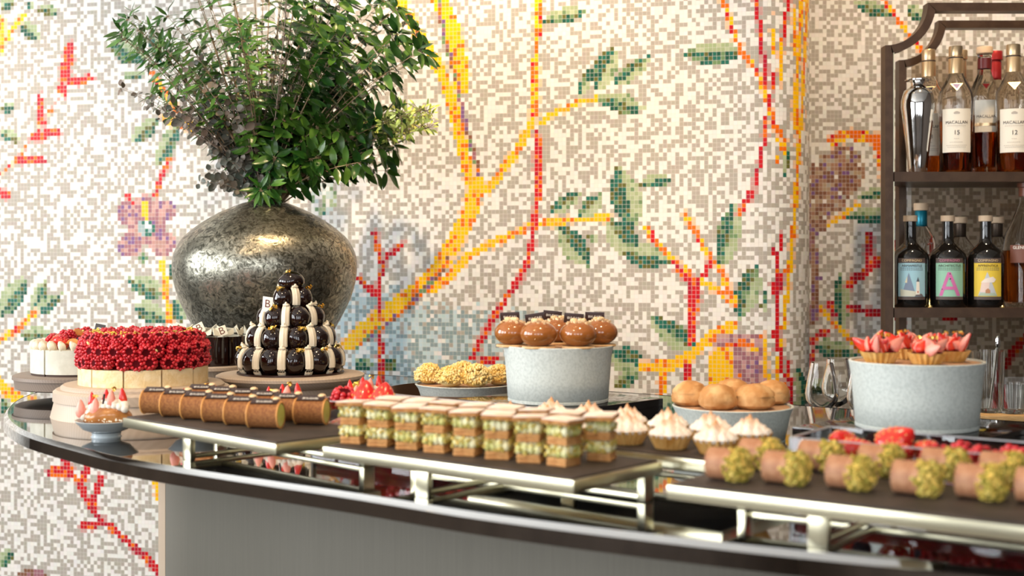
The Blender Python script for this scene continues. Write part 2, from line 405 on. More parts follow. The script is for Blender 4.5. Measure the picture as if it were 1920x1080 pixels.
def tiles(name, cen, tan, nrm, painter_fn, parent):
    N = len(cen); P = Painter(cen); painter_fn(P)
    c = P.c * (1 + (rng.random((N, 1)) - .5) * .08) * (1 + (rng.random((N, 3)) - .5) * .05)
    up = np.array((0, 0, 1.0)); gx, gz, th = PH / 2 - .0002, PV / 2 - .0002, .00092
    tilt = (rng.random((N, 1)) - .5) * .0001
    V = np.empty((N, 8, 3))
    for k, (a, b) in enumerate(((-1, -1), (1, -1), (1, 1), (-1, 1))):
        V[:, k] = cen + tan * gx * a + up * gz * b
        V[:, k + 4] = cen + tan * (gx - .0001) * a + up * (gz - .0001) * b + nrm * (th + tilt * a)
    F = np.array(((4, 5, 6, 7), (0, 1, 5, 4), (1, 2, 6, 5), (2, 3, 7, 6), (3, 0, 4, 7)))
    idx = (np.arange(N) * 8)[:, None, None] + F[None]
    me = bpy.data.meshes.new(name); me.vertices.add(N * 8); me.vertices.foreach_set('co', V.reshape(-1))
    nf = N * 5; me.loops.add(nf * 4); me.polygons.add(nf)
    me.loops.foreach_set('vertex_index', idx.reshape(-1).astype(np.int32))
    me.polygons.foreach_set('loop_start', (np.arange(nf) * 4).astype(np.int32))
    me.polygons.foreach_set('loop_total', np.full(nf, 4, np.int32))
    me.polygons.foreach_set('use_smooth', np.zeros(nf, bool))
    me.update(calc_edges=True)
    at = me.attributes.new('tile', 'FLOAT_COLOR', 'POINT')
    col = np.ones((N, 8, 4), np.float32); col[:, :, :3] = np.clip(c, 0, .95)[:, None]
    at.data.foreach_set('color', col.reshape(-1)); me.materials.append(tile_m)
    return tag(part(name, me, parent), kind='stuff')

zrow = np.arange(.25, 2.15, PV)
# the long wall with its rounded end
s_all = np.arange(0, T1 - T0 + ARC_R * ARC_A, PH)
cen, tan, nrm, back = [], [], [], []
end = P0 + U * T1; C0 = end + Nb * ARC_R
for s_ in s_all:
    t = T0 + s_
    if t <= T1: p, tg = P0 + U * t, U
    else:
        a = (t - T1) / ARC_R; tg = Matrix.Rotation(a, 2) @ U; p = C0 + Matrix.Rotation(a, 2) @ (-Nb * ARC_R)
    cen.append(p); tan.append(tg)
cen = np.array([c[:] for c in cen]); tan = np.array([c[:] for c in tan])
def grid(cen, tan):
    n, m = len(cen), len(zrow)
    C = np.empty((n, m, 3)); C[:, :, :2] = cen[:, None]; C[:, :, 2] = zrow[None]
    T = np.zeros((n, m, 3)); T[:, :, :2] = tan[:, None]
    Nn = np.zeros((n, m, 3)); Nn[:, :, 0] = T[:, :, 1]; Nn[:, :, 1] = -T[:, :, 0]
    return C.reshape(-1, 3), T.reshape(-1, 3), Nn.reshape(-1, 3)
# backing wall: extrusion of the same curve, in the wall's own frame so that its tiling follows it
ang = math.atan2(U.y, U.x)
path = [P0 + U * -2.6, P0 + U * T1] + [C0 + Matrix.Rotation(ARC_A * i / 12, 2) @ (-Nb * ARC_R) for i in range(1, 13)]
path += [Vector((path[-1].x - .1, NICHE_Y + .12)), P0 + U * 1.2 + Nb * .5, P0 + U * -2.6 + Nb * .2]
R2 = Matrix.Rotation(-ang, 2)
loc_poly = [R2 @ (q - P0) for q in path]
wb = part('wall_back', MB().prism([q[:] for q in loc_poly], 0, CEIL).mesh('wall_back', mosaic_m, None), None, (P0.x, P0.y, 0), (0, 0, ang))
tag(wb, kind='structure')
bed = [P0 + U * T0, P0 + U * T1] + [C0 + Matrix.Rotation(ARC_A * i / 12, 2) @ (-Nb * ARC_R) for i in range(1, 13)]
def grout_bed(poly, parent, Mi):
    mb = MB(); n = len(poly)
    off = []
    for i, q in enumerate(poly):
        t = (poly[min(i + 1, n - 1)] - poly[max(i - 1, 0)]).normalized(); off.append(q + Vector((t.y, -t.x)) * .0008)
    mb.add([(q.x, q.y, z) for z in (.245, 2.15) for q in off], [(i, i + 1, n + i + 1, n + i) for i in range(n - 1)])
    o = part('grout_bed', mb.mesh('grout_bed', grout_m, 40), parent); o.matrix_parent_inverse = Mi
grout_bed(bed, wb, (Matrix.Translation((P0.x, P0.y, 0)) @ Matrix.Rotation(ang, 4, 'Z')).inverted())
t1 = tiles('mosaic_tiles', *grid(cen, tan), paint, wb); t1.matrix_parent_inverse = (Matrix.Translation((P0.x, P0.y, 0)) @ Matrix.Rotation(ang, 4, 'Z')).inverted()
xs = np.arange(.67, 1.85, PH)
wn_ = boxobj('wall_niche', (2.05, NICHE_Y + .06, CEIL / 2), (2.8, .12, CEIL), mosaic_m)
grout_bed([Vector((.67, NICHE_Y)), Vector((1.2, NICHE_Y)), Vector((1.85, NICHE_Y))], wn_, Matrix.Translation((2.05, NICHE_Y + .06, CEIL / 2)).inverted())
t2 = tiles('mosaic_tiles', *grid(np.stack([xs, np.full_like(xs, NICHE_Y)], 1), np.tile((1.0, 0.0), (len(xs), 1))), paint_niche, wn_)
t2.matrix_parent_inverse = Matrix.Translation((2.05, NICHE_Y + .06, CEIL / 2)).inverted()

# ------------------------------------------------------------------ lamps
lamp_trim = mat('lamp_trim', (.6, .5, .35), .3, 1)
bulb_m = bpy.data.materials.new('warm_bulb'); bulb_m.use_nodes = True
_b = bulb_m.node_tree.nodes['Principled BSDF']; _b.inputs['Emission Color'].default_value = (1, .72, .42, 1); _b.inputs['Emission Strength'].default_value = 40
def downlight(x, y, target, power, angle, where):
    t = thing('ceiling_downlight', 'round brass ceiling downlight ' + where, 'lamp', (x, y, CEIL), 0, 'ceiling downlights')
    part('trim_ring', cm('dl_trim', lambda: MB().lathe([(.04, 0), (.06, 0), (.06, -.015), (.045, -.015), (.04, -.004)], 24).mesh('trim_ring', lamp_trim)), t)
    part('bulb', cm('dl_bulb', lambda: MB().sphere((0, 0, -.004), (.03, .03, .01), 16, 6).mesh('bulb', bulb_m)), t)
    l = bpy.data.lights.new('lamp_light', 'SPOT'); l.energy = power; l.color = (1, .70, .40); l.spot_size = math.radians(angle); l.spot_blend = .8; l.shadow_soft_size = .035
    o = bpy.data.objects.new('lamp_light', l); COL.objects.link(o); o.location = (x, y, CEIL - .03)
    o.rotation_euler = (Vector(target) - Vector((x, y, CEIL))).to_track_quat('-Z', 'Y').to_euler()
for x, y, tg, pw, an, wh in ((-.15, 2.1, (-.15, 3.25, 1.5), 170, 54, 'aimed at the middle of the mural'), (-1.6, 2.4, (-1.55, 3.5, .9), 90, 50, 'aimed at the left of the mural'),
                             (-.45, 1.9, (-.5, 2.4, 1.0), 32, 40, 'over the cakes'), (.35, 1.4, (.3, 1.6, 1.0), 75, 62, 'over the bowls'), (1.05, 2.3, (1.1, 3.2, 1.3), 95, 60, 'over the bottle cabinet'), (-.9, .6, (-.45, 1.8, 1.0), 65, 50, 'nearest the left windows')):
    downlight(x, y, tg, pw, an, wh)
# ------------------------------------------------------------------ bar counter
black_glass = mat('black_glass', (.006, .006, .007), .03, 0, spec=.9, coat=.6)
chrome = mat('chrome', (.82, .83, .84), .04, 1)
panel_m = mat('satin_panel', (.155, .146, .120), .42, .35, c2=(.165, .155, .128), scale=14, stretch=(30, 30, .6))
panel_trim = mat('panel_trim', (.55, .42, .30), .4, .3)
OUT = [(1.6, .60), (1.1, .80), (.72, .945), (.427, 1.067), (.214, 1.166), (-.011, 1.30), (-.185, 1.434), (-.474, 1.65), (-.63, 1.81), (-.752, 1.96), (-.845, 2.13), (-.91, 2.31), (-.945, 2.48),
       (-.945, 2.64), (-.92, 2.80), (-.85, 2.95), (-.72, 3.05), (-.55, 3.06), (-.32, 2.95), (0, 2.71), (.4, 2.41), (.8, 2.10), (1.3, 1.72), (1.75, 1.38)]
def catmull(P, sub=6):
    P = [Vector(p) for p in P]; out = []
    for i in range(len(P) - 1):
        a, b, c, d = P[max(i - 1, 0)], P[i], P[i + 1], P[min(i + 2, len(P) - 1)]
        for k in range(sub):
            t = k / sub
            out.append(.5 * ((2 * b) + (c - a) * t + (2 * a - 5 * b + 4 * c - d) * t * t + (3 * b - a - 3 * c + d) * t ** 3))
    out.append(P[-1]); return out
outline = catmull(OUT)                      # runs clockwise seen from above
def offset(poly, d):
    n = len(poly); res = []
    for i, p in enumerate(poly):
        t = (poly[min(i + 1, n - 1)] - poly[max(i - 1, 0)]).normalized()
        res.append(p + Vector((t.y, -t.x)) * d)      # to the inside
    return res
bar = thing('bar_counter', 'curved black glass bar counter with polished chrome edge and grey panelled front', 'counter', (0, 0, 0))
ins = offset(outline, .0064)
part('counter_top', MB().prism([q[:] for q in reversed(ins)], CT - .02, CT).mesh('counter_top', black_glass, 20), bar)
eb = MB(); prof = [(.0066, CT + .0005), (.0062, CT + .0004), (.0018, CT - .0046), (.0006, CT - .0056), (0, CT - .0215), (.003, CT - .0225), (.03, CT - .0225)]
rings = [offset(outline, d) for d, _ in prof]; m_ = len(outline)
vs = [(q.x, q.y, z) for ring, (_, z) in zip(rings, prof) for q in ring]
eb.add(vs, [(j * m_ + i, j * m_ + i + 1, (j + 1) * m_ + i + 1, (j + 1) * m_ + i) for j in range(len(prof) - 1) for i in range(m_ - 1)])
part('edge_band', eb.mesh('edge_band', chrome, 25), bar)
part('under_top', MB().prism([q[:] for q in reversed(offset(outline, .18))], CT - .05, CT - .0225).mesh('under_top', frame_dark, 20), bar)
inner = offset(outline, .262)
cut = [0, 12, 24, 60, 67, 76, 90, 104, 118, 130, len(inner) - 1]
for a, b in zip(cut, cut[1:]):
    o_ = inner[a:b + 1]; i_ = offset(inner, .02)[a:b + 1]
    d0 = (o_[1] - o_[0]).normalized() * .002; d1 = (o_[-1] - o_[-2]).normalized() * .002
    o_[0] = o_[0] + d0; o_[-1] = o_[-1] - d1; i_[0] = i_[0] + d0; i_[-1] = i_[-1] - d1
    part('panel', MB().prism([q[:] for q in o_ + i_[::-1]][::-1], .08, CT - .05).mesh('panel', panel_trim if a == 60 else panel_m, 30), bar)
part('plinth', MB().prism([q[:] for q in reversed(offset(outline, .29))], 0, CT - .05).mesh('plinth', frame_dark, 30), bar)

# ------------------------------------------------------------------ wooden cake stands
def wood(name, a, b):
    m = mat(name, a, .5)
    nt = m.node_tree; n = nt.nodes; L = nt.links.new; bs = n['Principled BSDF']
    tc = n.new('ShaderNodeTexCoord'); mp = n.new('ShaderNodeMapping'); mp.inputs['Scale'].default_value = (9, 60, 40); mp.inputs['Rotation'].default_value = (.2, .25, .5)
    wv = n.new('ShaderNodeTexWave'); wv.inputs['Scale'].default_value = 2.2; wv.inputs['Distortion'].default_value = 2.2; wv.inputs['Detail'].default_value = 2; wv.inputs['Detail Scale'].default_value = .6
    r = n.new('ShaderNodeValToRGB'); r.color_ramp.elements[0].color = (*a, 1); r.color_ramp.elements[1].color = (*b, 1); r.color_ramp.elements[0].position = .2; r.color_ramp.elements[1].position = .85
    L(tc.outputs['Object'], mp.inputs['Vector']); L(mp.outputs['Vector'], wv.inputs['Vector']); L(wv.outputs['Fac'], r.inputs['Fac']); L(r.outputs['Color'], bs.inputs['Base Color'])
    return m
ash = wood('ash_wood', (.47, .37, .28), (.51, .405, .31))
ash2 = wood('grey_ash_wood', (.21, .16, .125), (.24, .185, .145))
def stand(label, x, y, plate, rim, ped, m, rz=0):
    t = thing('cake_stand', label, 'cake stand', (x, y, CT), rz, 'wooden cake stands')
    part('plate', MB().lathe(plate, 72).mesh('plate', m, 30), t)
    if rim: part('plate_rim', MB().lathe(rim, 72).mesh('plate_rim', m, 30), t)
    part('pedestal', MB().lathe(ped, 72).mesh('pedestal', m, 30), t)
    return t
RS = (-.63, 2.19)
stand('broad flared pale wooden plinth carrying the raspberry cake', *RS, [(0, .053), (.131, .053), (.135, .050), (.135, .046), (0, .046)], [(0, .046), (.142, .046), (.147, .042), (.1475, .027), (0, .027)], [(0, .027), (.1445, .027), (.151, .0008), (.1515, 0), (0, 0)], ash, .3)
CS = (-.409, 2.366)
stand('pale wooden cake stand with overhanging plate under the choux tower', *CS, [(0, .0535), (.130, .0535), (.1355, .051), (.1355, .046), (0, .046)], [(0, .046), (.131, .046), (.126, .040), (.108, .031), (0, .031)], [(0, .031), (.102, .031), (.102, 0), (0, 0)], ash, 1.2)
HS = (-.600, 2.53)
stand('pale wooden cake stand under the dark chocolate cake by the vase', *HS, [(0, .058), (.092, .058), (.095, .056), (.095, .05), (0, .05)], [(0, .05), (.090, .05), (.085, .036), (0, .036)], [(0, .036), (.06, .036), (.06, 0), (0, 0)], ash, 2.2)
FS = (-.8385, 2.50)
stand('thin dark wooden cake stand overhanging the counter end at far left', *FS, [(0, .042), (.125, .042), (.129, .040), (.1295, .034), (0, .034)], [(0, .034), (.1265, .034), (.124, .017), (.12, .015), (0, .015)], [(0, .015), (.048, .015), (.05, 0), (0, 0)], ash2, .7)

# ------------------------------------------------------------------ fruit and garnish meshes
berry_m = mat('raspberry_glaze', (.48, .007, .016), .2, c2=(.62, .022, .032), scale=120, coat=.35, world=True, sss=.0)
berry_in = mat('raspberry_inside', (.075, .001, .003), .8, spec=.1)
straw_m = mat('strawberry_red', (.66, .02, .015), .25, c2=(.78, .07, .03), scale=60, coat=.4)
straw_f = mat('strawberry_flesh', (.88, .36, .28), .35, c2=(.80, .13, .10), scale=70, lo=.45, hi=.85)
seed_m = mat('strawberry_seed', (.75, .5, .15), .5)
gold_m = mat('gold_leaf', (.95, .68, .18), .28, 1)
cream_m = mat('ivory_cream', (.80, .70, .52), .45, c2=(.85, .77, .60), scale=40)
white_cream = mat('white_cream', (.80, .75, .66), .45)
choc_m = mat('dark_chocolate_glaze', (.013, .0045, .003), .10, coat=.6, spec=.4)
choc_plain = mat('dark_chocolate', (.035, .014, .010), .3)
wchoc = mat('white_chocolate', (.86, .80, .62), .4)
nut_m = mat('hazelnut', (.72, .48, .24), .5, c2=(.85, .65, .4), scale=90)
pist_m = mat('pistachio', (.24, .22, .02), .6, c2=(.74, .50, .11), scale=330, world=True, lo=.42, hi=.6)
blue_m = mat('blueberry', (.012, .016, .035), .3, c2=(.05, .07, .11), scale=70)
orange_m = mat('orange_segment', (.85, .32, .08), .3, c2=(.9, .45, .15), scale=80)
def raspberry_mesh():
    mb = MB()
    for k, (n, r, z) in enumerate(((8, .0078, .0095), (10, .0098, .0062), (11, .0105, .0020), (10, .0098, -.0022), (8, .0078, -.0060), (4, .0042, -.0090))):
        for i in range(n):
            a = 2 * PI * (i + .5 * (k % 2)) / n
            mb.sphere((r * math.cos(a), r * math.sin(a), z), .0030, 7, 5)
    mb.sphere((0, 0, 0), (.0092, .0092, .0085), 10, 6)
    return mb.mesh('raspberry', berry_m, 60)
def raspberry(parent, loc, rot=(0, 0, 0), s=1):
    o = part('raspberry', cm('rasp', raspberry_mesh), parent, loc, rot, s)
    part('hollow', cm('rasp_in', lambda: MB().lathe([(0, .0088), (.0052, .0098), (.0058, .0108), (.0046, .0106), (0, .0090)], 10).mesh('hollow', berry_in)), o)
    return o
def strawberry_mesh(m, name):
    return MB().lathe([(0, 0), (.006, .0004), (.0105, .003), (.0125, .007), (.0118, .012), (.0092, .018), (.0055, .0235), (.0022, .0268), (0, .028)], 16).mesh(name, m)
def seeds_mesh():
    mb = MB()
    for k, (r, z) in enumerate(((.0117, .005), (.0126, .0085), (.0119, .012), (.0104, .0155), (.0083, .0192), (.0056, .023))):
        n = max(5, int(r * 1000)); 
        for i in range(n):
            a = 2 * PI * (i + .5 * (k % 2)) / n; mb.sphere((r * math.cos(a), r * math.sin(a), z), (.0006, .0006, .001), 5, 3)
    return mb.mesh('seeds', seed_m)
def strawberry(parent, loc, rot=(0, 0, 0), s=1, seeds=True):
    o = part('strawberry', cm('straw', lambda: strawberry_mesh(straw_m, 'strawberry')), parent, loc, rot, s)
    if seeds: tag(part('seeds', cm('seeds', seeds_mesh), o), kind='stuff')
    return o
def slice_(parent, loc, rot=(0, 0, 0), s=(.8, .38, 1)):
    o = part('strawberry_slice', cm('slice', lambda: strawberry_mesh(straw_f, 'strawberry_slice')), parent, loc, rot, s)
    part('skin', cm('slice_skin', lambda: strawberry_mesh(straw_m, 'skin')), o, (0, .0045, 0), (0, 0, 0), (.97, .7, .99))
    return o
def gold(parent, loc, s=1, seed=0):
    def f():
        mb = MB(); r = random.Random(3 + seed)
        for i in range(7):
            M = Matrix.Translation((r.uniform(-.003, .003), r.uniform(-.003, .003), r.uniform(-.0005, .003))) @ Euler((r.uniform(-1, 1), r.uniform(-1, 1), r.uniform(0, 6))).to_matrix().to_4x4()
            mb.add([(-.0018, -.001, 0), (.0016, -.0014, .0006), (.002, .0014, -.0003), (-.001, .0018, .0008)], [(0, 1, 2, 3)], M)
        return mb.mesh('gold_leaf', gold_m, None)
    return part('gold_leaf', cm('gold%d' % (seed % 3), f), parent, loc, (0, 0, seed * 1.3), s)
def plaque(parent, loc, rot, w_, h_, m, text=None, th=.0012, tz=0, trot=0):
    o = part('plaque', cm(('plq', w_, h_, m.name, th), lambda: MB().box((0, 0, 0), (w_, th, h_), bev=.0002).mesh('plaque', m)), parent, loc, rot)
    if text: part('lettering', text, o, (0, -th / 2 - .0001, tz), (0, trot, 0), 1.2)
    return o
def wedge(r, h, a0, a1, gap, z0=0, r0=.0, n=10):
    mid = (a0 + a1) / 2; off = Vector((math.cos(mid), math.sin(mid))) * gap
    poly = [off + Vector((math.cos(mid), math.sin(mid))) * r0]
    poly += [off + Vector((math.cos(a0 + (a1 - a0) * i / n), math.sin(a0 + (a1 - a0) * i / n))) * r for i in range(n + 1)]
    return MB().prism([q[:] for q in poly], z0, z0 + h)

# ------------------------------------------------------------------ raspberry cake
sponge_m = mat('pale_sponge', (.76, .58, .30), .75, c2=(.83, .68, .42), scale=70, bump=.5, bscale=300)
rc = thing('raspberry_cake', 'round sliced cake crowded with glazed red raspberries on a pale wooden plinth', 'cake', (*RS, CT + .0532))
na = 11
for i in range(na):
    a0 = 2 * PI * i / na + .12
    part('cake_slice', wedge(.1055, .0285, a0 + .008, a0 + 2 * PI / na - .008, .0018).mesh('cake_slice', sponge_m, 30), rc)
part('cream_core', MB().lathe([(0, .0285), (.094, .0285), (.092, .05), (.086, .066), (.075, .072), (0, .074)], 48).mesh('cream_core', berry_in), rc)
rnd = random.Random(5)
for row, (n, R, z, tilt) in enumerate(((27, .0985, .0395, PI / 2), (27, .0985, .0590, PI / 2 - .12), (25, .0885, .0750, .75))):
    for i in range(n):
        a = 2 * PI * (i + .5 * (row % 2)) / n + rnd.uniform(-.03, .03)
        tl = tilt + rnd.uniform(-.3, .3)
        raspberry(rc, (R * math.cos(a), R * math.sin(a), z + rnd.uniform(-.002, .002)), (0, tl, a + rnd.uniform(-.25, .25)), rnd.uniform(.95, 1.1))
for R, n in ((.063, 16), (.036, 9), (.01, 3)):
    for i in range(n):
        a = 2 * PI * i / n + R * 40
        raspberry(rc, (R * math.cos(a), R * math.sin(a), .080), (rnd.uniform(-.6, .6), rnd.uniform(-.6, .6), 0), 1)
def crumb_ring():
    mb = MB(); r = random.Random(8)
    for i in range(150):
        a = r.uniform(0, 2 * PI); R = r.gauss(.080, .006)
        M = Matrix.Translation((R * math.cos(a), R * math.sin(a), .0875 + r.uniform(-.001, .003))) @ Euler((r.uniform(-.6, .6), r.uniform(-.6, .6), r.uniform(0, 6))).to_matrix().to_4x4()
        mb.box((0, 0, 0), (r.uniform(.003, .009), r.uniform(.0015, .003), .001), M)
    return mb
tag(part('pistachio_flakes', crumb_ring().mesh('pistachio_flakes', mat('candied_peel', (.86, .55, .06), .5, c2=(.55, .55, .12), scale=90), None), rc), kind='stuff')
for a, z, R in ((-2.0, .066, .103), (-1.62, .083, .093), (-2.35, .071, .101), (-1.1, .06, .108)):
    part('pistachio_kernel', cm('pist_k', lambda: MB().sphere((0, 0, 0), (.0022, .0018, .0042), 8, 6).mesh('pistachio_kernel', mat('kernel', (.8, .7, .3), .5))), rc, (R * math.cos(a), R * math.sin(a), z), (.6, .4, a))

# ------------------------------------------------------------------ fruit topped cream cake
bav_m = mat('vanilla_bavarois', (.60, .58, .48), .7, c2=(.68, .66, .56), scale=60, bump=.2, bscale=250)
fc = thing('fruit_cream_cake', 'white cream cake with piped shells and mixed berries at far left', 'cake', (*FS, CT + .0422))
for i in range(8):
    a0 = 2 * PI * i / 8 + .32
    o = part('cake_slice', wedge(.094, .046, a0 + .012, a0 + PI / 4 - .012, .0022, .004).mesh('cake_slice', bav_m, 30), fc)
    part('biscuit_base', wedge(.0925, .004, a0 + .012, a0 + PI / 4 - .012, .0022).mesh('biscuit_base', mat('cocoa_biscuit', (.06, .035, .025), .8), 30), o)
part('cake_core', MB().lathe([(0, .001), (.06, .001), (.06, .0455), (0, .0455)], 32).mesh('cake_core', mat('almond_sponge', (.35, .22, .10), .8)), fc)
def shell_mesh():
    mb = MB()
    for k in range(4):
        mb.sphere((0, .0010 * k, 0), (.0055, .0135 - .0014 * k, .0128 - .0014 * k), 10, 8, Matrix.Rotation((k - 1.5) * .25, 4, 'Z'))
    return mb.mesh('cream_shell', cream_m)
for i in range(26):
    a = 2 * PI * i / 26
    part('cream_shell', cm('shell', shell_mesh), fc, (.086 * math.cos(a), .086 * math.sin(a), .0555), (.25, .3, a - PI / 2 + .5), 1)
rnd = random.Random(12)
for x, y, z in ((-.03, -.01, .07), (-.015, -.028, .071), (.0, .02, .074), (-.02, .03, .07), (.025, -.02, .071), (.035, .03, .068), (-.045, -.025, .062)):
    raspberry(fc, (x, y, z), (rnd.uniform(-1, 1), rnd.uniform(-1, 1), 0), 1.1)
for i in range(9):
    a = 2 * PI * i / 9 + .2
    raspberry(fc, (.058 * math.cos(a), .058 * math.sin(a), .063), (rnd.uniform(-1, 1), rnd.uniform(-1, 1), 0), 1.05)
for x, y, z, rx, ry, s in ((-.035, -.035, .062, 1.35, .3, 1.1), (-.012, -.05, .058, 1.2, -.7, 1), (.0, .0, .065, 1.2, 1.2, 1.1), (-.045, .01, .06, 1.3, 2.2, 1), (.02, .03, .06, 1.3, 3, 1), (.04, -.01, .06, 1.3, 5, 1)):
    strawberry(fc, (x, y, z), (rx, 0, ry), s)
for x, y, z in ((.012, -.052, .066), (.03, -.042, .063), (.05, -.02, .062), (.044, .02, .062)):
    b = part('blueberry', cm('blueb', lambda: MB().sphere((0, 0, 0), (.0075, .0075, .0068), 14, 10).mesh('blueberry', blue_m)), fc, (x, y, z), (.9, .4, 0))
    part('calyx', cm('bluec', lambda: MB().lathe([(.0012, .0066), (.0028, .0066), (.0030, .0076), (.0022, .0069)], 10).mesh('calyx', blue_m)), b)
def seg_mesh():
    mb = MB(); poly = [(.013 * math.cos(PI * k / 10), .013 * math.sin(PI * k / 10)) for k in range(11)]
    return mb.prism(poly, -.0035, .0035).mesh('orange_segment', orange_m, 40)
for x, y, z, r in ((.004, -.066, .058, (1.2, .3, .4)), (-.004, -.02, .074, (1.3, .2, 1.0)), (.03, -.06, .062, (.9, .1, 2.4)), (.062, .0, .062, (1.1, 0, 1.5))):
    part('orange_segment', cm('oseg', seg_mesh), fc, (x, y, z), r)
plaque(fc, (.047, -.045, .084), (-.12, .22, .22), .019, .027, mat('slate_chocolate', (.09, .085, .09), .25), T_BP, tz=-.001)

# ------------------------------------------------------------------ chocolate cake
hc = thing('chocolate_cake', 'glossy dark chocolate cake edged with white chocolate tags in front of the vase', 'cake', (*HS, CT + .0582))
for i in range(9):
    a0 = 2 * PI * i / 9 + .55
    o = part('cake_slice', wedge(.080, .056, a0 + .012, a0 + 2 * PI / 9 - .012, .0018).mesh('cake_slice', choc_m, 30), hc)
    am = a0 + PI / 9
    sh = cm('shard', lambda: MB().prism([(-.012, 0), (.011, .002), (.014, .015), (-.002, .010), (-.014, .017)], -.0007, .0007).mesh('white_chocolate_shard', wchoc, 30))
    part('white_chocolate_shard', sh, hc, (.074 * math.cos(am + .14), .074 * math.sin(am + .14), .057), (1.1, .2, am + PI / 2 + .3))
    part('white_chocolate_shard', sh, hc, (.066 * math.cos(am - .2), .066 * math.sin(am - .2), .057), (1.3, -.2, am + PI / 2 - .5), .9)
for (x, y, z, ry, rz) in ((-.046, -.058, .071, .6, -.1), (-.002, -.066, .073, -.5, .05), (.04, -.06, .067, -.35, .25), (-.07, -.02, .068, .3, -.5)):
    plaque(hc, (x, y, z), (-.25, ry, rz), .0195, .0195, wchoc, T_B)
part('chocolate_leaf', MB().sphere((0, 0, 0), (.016, .008, .003), 10, 6).mesh('chocolate_leaf', choc_plain), hc, (.012, -.058, .06), (.2, .1, .3))
def tuft():
    mb = MB(); r = random.Random(2)
    for i in range(16):
        a = r.uniform(0, 6.28); e = r.uniform(.2, 1.2)
        d = Vector((math.cos(a) * math.cos(e), math.sin(a) * math.cos(e), math.sin(e))) * r.uniform(.012, .02)
        mb.tube([(0, 0, 0), d * .5, d], [.0018, .0016, .0002], 5)
    return mb.mesh('white_chocolate_flower', wchoc)
part('white_chocolate_flower', tuft(), hc, (-.064, -.046, .058))

# ------------------------------------------------------------------ choux tower
ct = thing('choux_tower', 'cone shaped tower of glossy chocolate choux with ivory cream stripes', 'cake', (*CS, CT + .0538), -PI / 2)
part('cake_board', MB().lathe([(0, 0), (.098, 0), (.098, .003), (0, .003)], 48).mesh('cake_board', choc_plain), ct)
part('core', MB().lathe([(0, .003), (.072, .003), (.05, .06), (.028, .1), (.006, .145), (0, .15)], 24).mesh('core', choc_plain), ct)
def stripe_mesh():
    mb = MB()
    for k in (-1, 0, 1):
        pts = [(.013 * math.cos(e) - .003 - abs(k) * .0012, k * .0030, .025 * math.sin(e)) for e in [(-1.35 + 2.75 * j / 10) for j in range(11)]]
        mb.tube(pts, [.0024, .003, .0032, .0034, .0034, .0034, .0034, .0033, .0032, .003, .0018], 8)
    mb.sphere((.004, 0, .0255), (.0045, .0055, .0032), 8, 6); mb.sphere((.006, 0, .0285), (.002, .002, .003), 6, 5)
    return mb.mesh('cream_stripe', cream_m)
rnd = random.Random(4)
for z, R, n, rh, rv, ph in ((.027, .080, 12, .0218, .0242, .26), (.066, .063, 9, .0210, .0225, .35), (.103, .0425, 6, .0205, .0220, .52), (.138, .021, 3, .0190, .0215, -.5)):
    for i in range(n):
        a = 2 * PI * i / n + ph
        o = part('choux', cm(('choux', rh), lambda: MB().sphere((0, 0, 0), (rh, rh, rv), 24, 16).rough(.0014, 90).mesh('choux', choc_m)), ct, (R * math.cos(a), R * math.sin(a), z), (0, 0, rnd.uniform(0, 6)))
        a2 = a + PI / n; Rs = R * math.cos(PI / n) + rh * .42
        part('cream_stripe', cm('stripe', stripe_mesh), ct, (Rs * math.cos(a2), Rs * math.sin(a2), z - .001), (0, -.10, a2), (1.1, 1.2, .97 if n > 3 else .88))
        if rnd.random() < .42: gold(ct, ((R + rh * .62) * math.cos(a + .1), (R + rh * .62) * math.sin(a + .1), z + rv * .80), 1.9, i)
part('choux', MB().sphere((0, 0, 0), (.0240, .0235, .0175), 24, 16).rough(.004, 60).mesh('choux', choc_m), ct, (0, 0, .170))
gold(ct, (.012, -.002, .186), 1.3, 1)
plaque(ct, (.046, -.034, .128), (.14, .12, PI / 2 - .12), .019, .028, mat('white_tag', (.88, .85, .78), .5), T_B, tz=.001)

